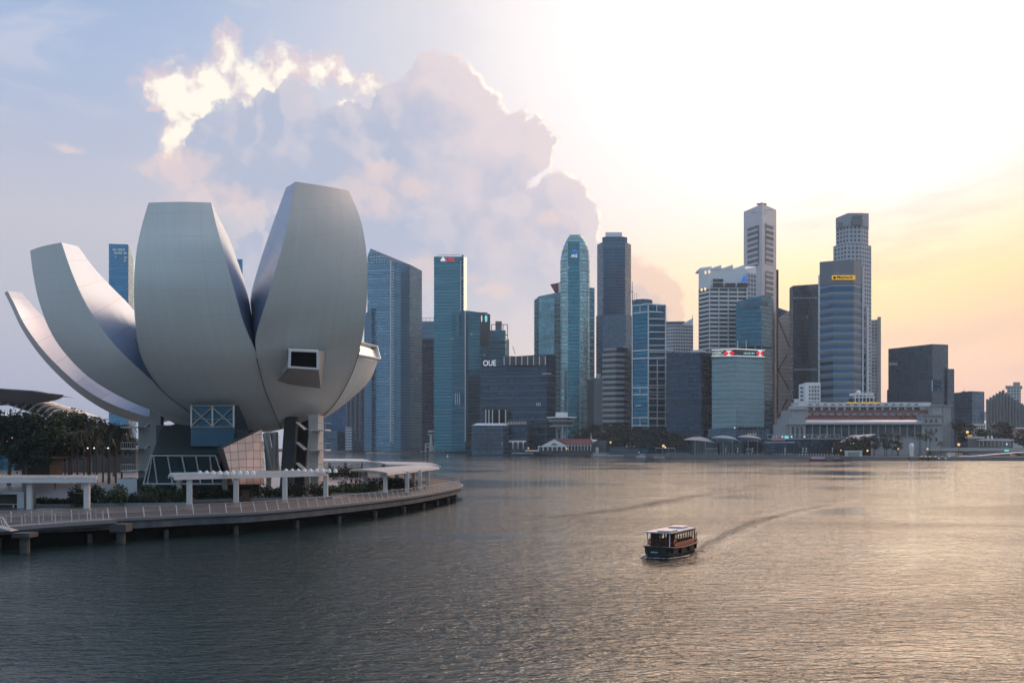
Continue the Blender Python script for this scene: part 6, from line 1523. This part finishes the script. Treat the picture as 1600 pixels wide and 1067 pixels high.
# ------------------------------------------------------------------ landing stage at the left
jt = [(-90,96,2.35),(-70,97,2.30),(-56,99.5,2.30),(-52,102.5,2.46),(-47.5,107,2.62),(-43.9,110.6,2.66)]
jc = [Vector(p) for p in spline(jt, 6)]
js = thing('landing_stage', 'low curved concrete landing stage with railings at the left edge', 'jetty', tuple(jc[0]))
def side(o):
    out = []
    for i, p in enumerate(jc):
        d = (jc[min(i+1,len(jc)-1)]-jc[max(i-1,0)]).normalized(); out.append(p+Vector((-d.y, d.x, 0))*o)
    return out
A, B = side(0), side(3.4)
mb = MB(); mb.grid([A, B]); dn = lambda L, q: [Vector((p.x, p.y, p.z-q)) for p in L]
mb.grid([dn(A,.38), A]); mb.grid([dn(side(.5),.75), dn(A,.38)]); mb.grid([B, dn(B,.4)]); mb.grid([dn(B,.4), dn(side(.5),.75)]); mb.face([A[-1], B[-1], dn(B,.4)[-1], dn(side(.5),.75)[-1], dn(A,.38)[-1]]); mb.build('deck', M['deckgrey'], js)
M['wetshade'] = mat('wet_shaded_concrete', (.05,.055,.06), .8, var=.3, scale=1.0)  # wet concrete, darkened further for the shade under the stage
for (px, D, zl, zh) in ((181,109.6,1.3,2.16),(28,99.6,1.6,2.05)):
    g = GX(px, D); mb = MB(); mb.box(g[0]-.9, g[0]+.9, D+.5, D+2.4, zl, zh); mb.tube((g[0],D+1.4,-1), (g[0],D+1.4,zl), .5, n=12); mb.build('pier', M['wetshade'], js)
r1 = [tuple(p) for p in side(.15)]; r2 = [tuple(p) for p in side(3.2)]
railing('front wire railing of the landing stage at left', r1, 1.05, 1.7, .15, name='landing_railing'); railing('back wire railing of the landing stage at left', r2, 1.05, 1.9, .1, name='landing_railing')
gw = thing('gangway', 'pale truss gangway leading down to the landing stage at the left edge', 'gangway', (*GX(0,100), 1.5))
for s_ in (0, 1.6):
    a0, a1 = PX(-30,816,98+s_), PX(17,829,98+s_); b0, b1 = (a0[0],a0[1],a0[2]+1.15), PX(4,809,98+s_); mb = MB()
    mb.tube(a0, a1, .09, n=6); mb.tube(b0, b1, .07, n=6); mb.tube(b1, a1, .07, n=6)
    for k in range(4): mb.tube(Vector(a0).lerp(Vector(a1), k/4), Vector(b0).lerp(Vector(b1), (k+.5)/4), .04, n=5)
    mb.build('truss', M['offwhite'], gw)
mb = MB(); a0, a1 = PX(-30,817,98), PX(17,830,98); mb.face([a0, a1, (a1[0],a1[1]+1.6,a1[2]), (a0[0],a0[1]+1.6,a0[2])]); mb.build('walkway', M['grey'], gw)

# ------------------------------------------------------------------ hedges
def hedge(label, x0, x1, ytop, D, dep=3.0, m_='leafdark', seed=0, group=None, irregular=.35):
    rnd = random.Random(seed); a, b = GX(x0, D)[0], GX(x1, D)[0]; H = ZY(ytop, D)-DZ; mb = MB(); n = max(4, int((b-a)/.9))
    for k in range(n):
        x = a+(b-a)*(k+rnd.random())/n; h = H*rnd.uniform(1-irregular, 1.0)
        leaves(mb, rnd, (x, D+rnd.uniform(.3, dep), DZ+h*.5), (1.15, 1.2, h*.58), 300, .21)
    mb.cur = 0; o = mb.build('hedge', M[m_], None); tag(o, label, 'hedge', group); return o
hedge('low ragged hedge behind the left pergola posts', 52, 122, 778, 134, seed=1)
hedge('taller round shrub mass beside the right post of the left pergola', 106, 146, 759, 133.5, seed=2)
hedge('dense dark hedge between the two ribbed pergolas, left half', 146, 190, 757, 134.5, seed=3, m_='leaf')
hedge('low trimmed hedge between the two ribbed pergolas', 180, 235, 769, 136, seed=4)
hedge('dense dark hedge under the left end of the longest pergola', 212, 288, 757, 139.5, seed=5, m_='leaf')
hedge('dark hedge strip between posts of the longest pergola, left gap', 300, 345, 763, 145, seed=6)
hedge('dark hedge before the foot of the tiled leaning wall', 326, 366, 759, 146.5, seed=7)
hedge('dark hedge right of the tiled leaning wall', 396, 445, 757, 150, seed=8, m_='leaf')
hedge('dark hedge under the right end of the longest pergola', 446, 512, 752, 157, seed=9)
hedge('low hedge between the longest pergola and the tip pergola', 512, 585, 756, 165, seed=10, m_='leaf')
hedge('loose tall shrubs under the left of the tip pergola', 528, 578, 746, 172, seed=11, irregular=.6)
hedge('round dense hedge under the tip pergola', 570, 640, 745, 178, seed=12)
hedge('dark hedge beyond the museum stair tower', 512, 560, 727, 240, seed=13)
kb = MB()
for (xa, xb, D) in ((55,290,132.6),(296,372,143.6),(392,520,148.5),(520,640,162)):
    a, b = GX(xa, D), GX(xb, D+ (4 if xa > 50 else 0)); kb.prism([a, b, (b[0],b[1]+.4), (a[0],a[1]+.4)], DZ, DZ+.42)
struct(kb.build('planter_kerb', M['midgrey']))
# ------------------------------------------------------------------ museum forecourt
wf = thing('water_feature', 'low blue-grey basin beside the left stair tower', 'basin', (*GX(198,172), DZ)); mb = MB(); mb.box(GX(183,172)[0], GX(214,172)[0], 172, 178, DZ, ZY(748,172)); mb.build('basin_wall', M['metalroof'], wf); mb = MB(); mb.box(GX(184,172)[0], GX(213,172)[0], 172.4, 177.6, ZY(748,172), ZY(747.6,172)); mb.build('water_surface', M['glassblue'], wf)
pb = None
for i in range(8):
    loc = (*GX(158+i*2.6, 176+i), DZ)
    if pb is None: pb = thing('white_bollard', 'short white bollard in the row left of the basin', 'bollard', loc, 'bollards by the basin'); mb = MB(); mb.tube(loc, (loc[0],loc[1],loc[2]+1.2), .13, n=8); mb.build('post', M['offwhite'], pb)
    else: dup(pb, loc)
fl_ = None
for i, (x, D) in enumerate(((147,215),(169,210),(137,222))):
    lamp_post('twin-globe plaza lamp among the palm trunks at left', x, 700, D, 'coollamp', .17, DZ, 'plaza lamps')
# ------------------------------------------------------------------ trees on the left
tree('broad_tree', 'large dark tree at the left edge in front of the lit mall', 21, (*GX(14,205), DZ), 15.5, 8.2, 5200, .42, 'leafdark', clumps=34)
tree('broad_tree', 'dark round tree, second from the left edge', 22, (*GX(66,222), DZ), 15.2, 7.0, 4200, .42, 'leaf', clumps=28)
tree('broad_tree', 'tallest dark tree with light feathery top below the far-left petal', 23, (*GX(108,240), DZ), 17.0, 6.6, 3800, .42, 'leaf', clumps=26)
tree('broad_tree', 'dark tree nearest the museum, above the palm trunks', 24, (*GX(140,236), DZ), 15.0, 6.2, 3600, .42, 'leafdark', clumps=26)
tree('broad_tree', 'low dark tree behind the left pergola', 25, (*GX(40,190), DZ), 10.0, 5.0, 2600, .36, 'leafdark', clumps=22)
tree('broad_tree', 'dark tree behind the palms closest to the museum stair tower', 26, (*GX(178,262), DZ), 13.0, 6.5, 3000, .45, 'leafdark', clumps=24)
tree('broad_tree', 'dark tree filling the gap between the second tree and the palms', 27, (*GX(88,232), DZ), 12.5, 6.2, 3000, .42, 'leafdark', clumps=24)
for i, (px, D, top) in enumerate(((112,222,678),(121,230,676),(131,219,674),(141,226,676),(151,216,668),(161,222,670),(171,212,664),(181,217,668),(190,208,666),(102,228,680))):
    palm('tall slender palm in the grove left of the museum', (*GX(px, D), DZ), ZY(top, D)-DZ, 30+i, 'palm grove')
# ------------------------------------------------------------------ mall with curved glass roof at the left
D = 330
ml = thing('curved_roof_mall', 'long shopping mall with curved ribbed glass roof at the left edge', 'shopping mall', (*GX(20,D), DZ))
pf = spline([PX(-160,618,D), PX(-60,611,D), PX(0,618,D), PX(45,631,D), PX(84,643,D), PX(106,651,D)], 8)
rows = [[(p[0]-dd*.16, p[1]+dd, p[2]+dz_) for p in pf] for dd, dz_ in ((0,-2.6),(6,-.6),(14,.6),(26,1.0),(40,.6))]
mb = MB(); mb.grid(rows); M['roofglass'] = mat('curved_roof_glass', (.16,.19,.22), .25, metal=.4, var=.2, scale=.2); mb.build('roof_shell', M['roofglass'], ml, smooth=True)
for r in range(len(pf)):
    if r % 2: continue
    mb = MB(); mb.path([tuple(Vector(q[r])+Vector((0,-.2,.25))) for q in rows], .28, 5); mb.build('rib', M['offwhite'], ml)
mb = MB()
for k in range(11):
    u = k/10*(len(rows)-1); i = min(int(u), len(rows)-2); f = u-i; mb.path([tuple(Vector(a).lerp(Vector(b), f)+Vector((0,-.15,.2))) for a, b in zip(rows[i], rows[i+1])], .10, 4)
mb.build('purlins', M['steel'], ml)
cp_ = spline([PX(-120,602,D-8), PX(-30,605,D-8), PX(20,608,D-8), PX(55,610.5,D-8), PX(78,614.5,D-8)], 8); n = len(cp_)
mb = MB(); lo = [(p[0], p[1]+10, p[2]-max(0,6.5*(1-k/(n-1))**.55)) for k, p in enumerate(cp_)]; mb.grid([cp_, lo]); mb.grid([[(p[0],p[1],p[2]-.35) for p in cp_], cp_]); mb.grid([cp_, [(p[0],p[1]+26,p[2]-1) for p in cp_]]); mb.build('canopy', M['midgrey'], ml, smooth=True, autosmooth=40)
mb = MB(); mb.box(GX(-200,D)[0], GX(72,D)[0], D+3, D+40, DZ, ZY(650,D)); mb.build('glass_hall', W_['tealdark'], ml)
mb = MB(); mb.box(GX(66,300)[0], GX(212,300)[0], 300, 308, DZ, ZY(703,300)); mb.build('shade_block', M['dark'], ml)  # dark box added to stand for the shade behind the palm trunks
for i, (x, y) in enumerate(((4,648),(9,646.5),(15,645.5),(22,646),(27,649),(33,651),(6,684),(10,689),(14,695),(25,688),(30,682),(36,677),(60,655),(72,655),(84,652),(19,682))):
    mb = MB(); c = PX(x, y, D+2); mb.lathe(c, [(.05,-.5),(.42,0),(.05,.5)], 8); mb.build('lamp', M['warm' if i > 5 and i < 12 else 'coollamp'], ml)
t = thing('brown_kiosk', 'low brown kiosk with flat roof behind the left pergola', 'kiosk', (*GX(55,215), DZ)); mb = MB(); mb.box(GX(34,215)[0], GX(78,215)[0], 215, 221, DZ, ZY(716,215)); M['brown'] = mat('brown_board', (.035,.026,.022), .8); mb.build('walls', M['brown'], t); mb = MB(); mb.box(GX(30,214)[0], GX(82,214)[0], 213.5, 222, ZY(716,215), ZY(713.5,215)); mb.build('roof', M['brown'], t)
# ------------------------------------------------------------------ people
def person(label, px, D, shirt, trousers, rz=0.0, walk=.25, z0=DZ, hairc=(.02,.018,.016)):
    g = GX(px, D); bm_v = []; me = bpy.data.meshes.new('person'); h = 1.68
    pts = [(0,0,.93),(0,0,1.15),(0,0,1.38),(0,.01,1.48),(0,.02,1.56),(0,.02,1.68), (.10,0,.90),(.12,walk*.5,.50),(.12,walk*.9,.06),(.12,walk*.9+.13,.03), (-.10,0,.90),(-.12,-walk*.4,.50),(-.12,-walk,.08),(-.12,-walk+.13,.03), (.19,0,1.38),(.24,-.06,1.10),(.25,.06,.86), (-.19,0,1.38),(-.24,.06,1.10),(-.25,.10,.86)]
    ed = [(0,1),(1,2),(2,3),(3,4),(4,5),(0,6),(6,7),(7,8),(8,9),(0,10),(10,11),(11,12),(12,13),(2,14),(14,15),(15,16),(2,17),(17,18),(18,19)]
    rad = [.14,.14,.15,.06,.10,.085,.09,.065,.045,.04,.09,.065,.045,.04,.07,.048,.035,.07,.048,.035]
    me.from_pydata(pts, ed, []); o = bpy.data.objects.new('person', me); C.objects.link(o)
    sk = o.modifiers.new('skin', 'SKIN'); o.modifiers.new('sub', 'SUBSURF').levels = 1
    for v_, r in zip(me.skin_vertices[0].data, rad): v_.radius = (r, r*.8)
    me.skin_vertices[0].data[0].use_root = True
    bpy.context.view_layer.update(); nm = bpy.data.meshes.new_from_object(o.evaluated_get(bpy.context.evaluated_depsgraph_get())); bpy.data.objects.remove(o)
    o = bpy.data.objects.new('person', nm); C.objects.link(o); o.location = (*g, z0); o.rotation_euler = (0,0,rz)
    nm.materials.clear()
    for m_ in (mat('skin', (.35,.2,.14), .6), mat('shirt', shirt, .8), mat('trousers', trousers, .8), mat('hair', hairc, .7)): nm.materials.append(m_)
    for p in nm.polygons:
        z = p.center.z; p.use_smooth = True; p.material_index = 3 if z > 1.60 or (z > 1.5 and p.center.y < -.01) else (0 if z > 1.46 or (abs(p.center.x) > .2 and z < 1.1) else (1 if z > .95 else 2))
    tag(o, label, 'person'); return o
person('person in dark clothes walking on the pale plaza behind the left hedge', 86, 182, (.05,.05,.06), (.03,.03,.04), .4)
person('person in white top standing by the right post of the left pergola', 142.5, 150, (.6,.6,.6), (.2,.2,.22), 1.0)
person('person in white shirt behind the hedge between the ribbed pergolas', 245, 150, (.7,.7,.7), (.1,.1,.12), 2.0)
person('person in dark clothes walking near the tip pergola posts', 651, 186, (.04,.04,.05), (.03,.03,.04), .3)
person('person in orange top behind the hedge under the longest pergola', 483, 163, (.6,.12,.05), (.05,.05,.07), .6)
for i, x in enumerate((549,556,562)): person(('leftmost','middle','rightmost')[i]+' of three dark-clad people standing behind the loose shrubs', x, 196+i, (.04+.02*i,.04,.05), (.03,.03,.04), i*.8, .05)
for i, x in enumerate((113,121,128)): person(('leftmost','middle','rightmost')[i]+' of three people strolling among the palm trunks', x, 205+i*2, (.08,.07+.03*i,.08), (.04,.04,.05), i*1.1)
# ------------------------------------------------------------------ river boat
fw = Vector((-4.0, -7.4, 0)).normalized(); rt_ = Vector((fw.y, -fw.x, 0))     # forward and the side seen from the camera
BO = Vector((*GX(1049,100.2), 0)); R_ = Matrix(((fw.x, -rt_.x, 0), (fw.y, -rt_.y, 0), (0, 0, 1))) @ Matrix.Scale(1.08, 3)
bo = thing('river_boat', 'dark wooden river boat with brown sides and pale flat roof under way', 'boat', tuple(BO))
def bput(mb): mb.v = [tuple(R_ @ Vector(p) + BO) for p in mb.v]; return mb
M['hullpaint'] = mat('dark_green_hull', (.018,.03,.03), .35, var=.35, scale=1.5); M['varnish'] = mat('red_brown_boards', (.30,.09,.045), .4, var=.25, scale=4); M['rub'] = mat('brown_rubbing_strake', (.055,.028,.02), .5); M['boatroof'] = mat('pale_canvas_roof', (.50,.51,.56), .55, var=.12, scale=1.5); M['timber'] = mat('dark_posts', (.045,.022,.016), .5); M['orange'] = mat('orange_lifebuoy', (.55,.16,.08), .5)
st_ = [(-4.5,1.02,.92),(-4.2,1.15,.86),(-3,1.34,.78),(-1,1.42,.74),(1,1.42,.76),(2.8,1.38,.84),(3.7,1.25,.94),(4.2,1.05,1.0),(4.45,.75,1.02)]
mb = MB(); rows = [[(x,-b,h),(x,-b*.95,h*.5),(x*.985,-b*.80,.02),(x*.97,-b*.5,-.35),(x*.97,b*.5,-.35),(x*.985,b*.80,.02),(x,b*.95,h*.5),(x,b,h)] for x, b, h in st_]
mb.grid(rows); mb.face(rows[0]); mb.face(rows[-1][::-1]); bput(mb); hu = mb.build('hull', M['hullpaint'], bo, smooth=True, autosmooth=40)
mb = MB(); mb.grid([[(x,-b*.97,h-.12),(x,b*.97,h-.12)] for x, b, h in st_]); bput(mb).build('deck', M['timber'], bo)
mb = MB()
for s_ in (-1, 1): mb.path([(x, s_*(b+.03), h+.02) for x, b, h in st_], .075, 6)
mb.path([(4.47,-.8,1.04),(4.56,0,1.05),(4.47,.8,1.04)], .075, 6); mb.path([(-4.52,-1.02,.93),(-4.52,1.02,.93)], .075, 6); bput(mb).build('rubbing_strake', M['rub'], bo, smooth=True)
for s_ in (-1, 1):
    mb = MB(); mb.prism([(-3.4,s_*1.12-.03),(2.3,s_*1.12-.03),(2.3,s_*1.12+.03),(-3.4,s_*1.12+.03)], .72, 1.24); bput(mb).build('side_boards', M['varnish'], bo)
    for k in range(9):
        x = -3.4+k*.715; mb = MB(); mb.box(x-.045, x+.045, s_*1.12-.045, s_*1.12+.045, 1.24, 2.16); bput(mb).build('post', M['timber'], bo)
    for za, zb, nm in ((1.62,1.66,'window_rail'),(2.0,2.16,'eave_board')):
        mb = MB(); mb.box(-3.4, 2.3, s_*1.12-.022, s_*1.12+.022, za, zb); bput(mb).build(nm, M['timber'], bo)
mb = MB(); mb.box(2.25, 2.31, -1.12, -.35, .75, 2.16); mb.box(2.25, 2.31, .35, 1.12, .75, 2.16); bput(mb).build('front_screen', M['timber'], bo)
for y in (-1.05,-.62,-.2,.2,.62,1.05):
    mb = MB(); mb.box(3.42, 3.50, y-.04, y+.04, .85, 2.20); bput(mb).build('porch_post', M['timber'] if abs(y) < 1 else M['offwhite'], bo)
mb = MB()
for z in (1.2, 1.5): mb.tube((3.46,-1.05,z), (3.46,1.05,z), .03, n=5)
for s_ in (-1,1): mb.tube((2.3,s_*1.1,1.35), (3.46,s_*1.05,1.35), .035, n=5)
bput(mb).build('porch_rail', M['timber'], bo)
mb = MB(); mb.prism([(-3.6,-1.3),(3.7,-1.28),(3.7,1.28),(-3.6,1.3)], [2.16,2.2,2.2,2.16], [2.26,2.30,2.30,2.26]); bput(mb).build('roof', M['boatroof'], bo)
for (xa, xb, ya, yb) in ((1.4,3.6,-.1,1.15),(-2.9,-1.2,-.75,.7)):
    mb = MB(); mb.box(xa, xb, ya, yb, 2.36, 2.44); mb.box(xa+.08, xb-.08, ya+.08, yb-.08, 2.26, 2.36); bput(mb).build('roof_panel', M['boatroof'], bo)
mb = MB()
for k in range(5): mb.box(-3.4+k*1.6, -3.36+k*1.6, -1.3, 1.3, 2.268, 2.30)
bput(mb).build('roof_battens', M['offwhite'], bo)
for k in range(6):
    for s_ in (-1, 1): mb = MB(); x = -3+k*.85; mb.box(x, x+.4, s_*.98-.32*(s_>0), s_*.98+.32*(s_<0), .7, 1.08); mb.box(x, x+.07, s_*.98-.32*(s_>0), s_*.98+.32*(s_<0), 1.08, 1.42); bput(mb).build('seat', M['timber'], bo)
for s_ in (-1, 1):
    mb = MB(); ring = [[(2.42+(.27+.07*math.cos(b))*math.cos(a), s_*(1.21+.07*math.sin(b)), 1.28+(.27+.07*math.cos(b))*math.sin(a)) for b in np.linspace(0,2*math.pi,8,endpoint=False)] for a in np.linspace(0,2*math.pi,21)]
    mb.grid(ring, closed=True); bput(mb).build('lifebuoy', M['orange'], bo, smooth=True)
for s_ in (-1,1):
    mb = MB()
    for k in range(4): mb.tube((-4.3+k*.28, s_*1.05, .85), (-4.3+k*.28, s_*1.05, 1.75-.1*k), .03, n=5)
    mb.tube((-4.3,s_*1.05,1.7), (-3.4,s_*1.1,1.4), .03, n=5); bput(mb).build('stern_rail', M['timber'], bo)
for (x, s_, z) in ((-2.8,-1,.55),(-.8,-1,.5),(1.6,-1,.52),(-2.8,1,.55),(-.8,1,.5),(1.6,1,.52),(3.9,1,.7)):
    mb = MB(); y = s_*1.42; mb.tube((x,y-.07,z), (x,y+.07,z), .22, n=12); bput(mb).build('tyre_fender', M['black'], bo)
mb = MB()
for k in range(4): mb.box(4.48, 4.5, -.34+k*.17, -.24+k*.17, .50, .62)
bput(mb).build('bow_mark', M['offwhite'], bo)
mb = MB(); mb.tube((3.9,.0,1.0), (3.9,.0,1.35), .07, n=8); mb.tube((3.9,-.14,1.25), (3.9,.14,1.25), .05, n=6); bput(mb).build('mooring_post', M['dark'], bo)
# churned foam along the bow
rnd = random.Random(5); mb = MB()
for k in range(240):
    u = rnd.random(); s_ = rnd.choice((-1, 1)); x = 4.75-u*4.5+rnd.gauss(0,.12); y = s_*(1.05+.55*min(1,u*2)+abs(rnd.gauss(0,.12))+.25*u) if u > .12 else rnd.uniform(-1.0,1.0)
    r = rnd.uniform(.03,.13)*(1.25-u); n = 6; mb.face([(x+r*1.8*math.cos(a), y+r*math.sin(a), .05+.03*rnd.random()) for a in [i/n*2*math.pi for i in range(n)]])
M['foam'] = mat('water_foam', (.55,.58,.58), .6); fo = bput(mb).build('bow_foam', M['foam'], None); fo['kind'] = 'stuff'


# ------------------------------------------------------------------ evening haze over the bay
hz = bpy.data.materials.new('evening_haze'); hz.use_nodes = True
t = NT(hz.node_tree); t.nodes.remove(t.nodes['Principled BSDF']); pv = t.n('ShaderNodeVolumePrincipled')
pv.inputs['Color'].default_value = (.64,.83,1.0,1); pv.inputs['Density'].default_value = 0.00009; pv.inputs['Anisotropy'].default_value = 0.2
t.links.new(pv.outputs[0], [n for n in t.nodes if n.type == 'OUTPUT_MATERIAL'][0].inputs['Volume'])
mb = MB(); mb.box(-2100, 2100, -400, 2100, -2.5, 330); ho_ = mb.build('haze', hz); ho_['kind'] = 'stuff'
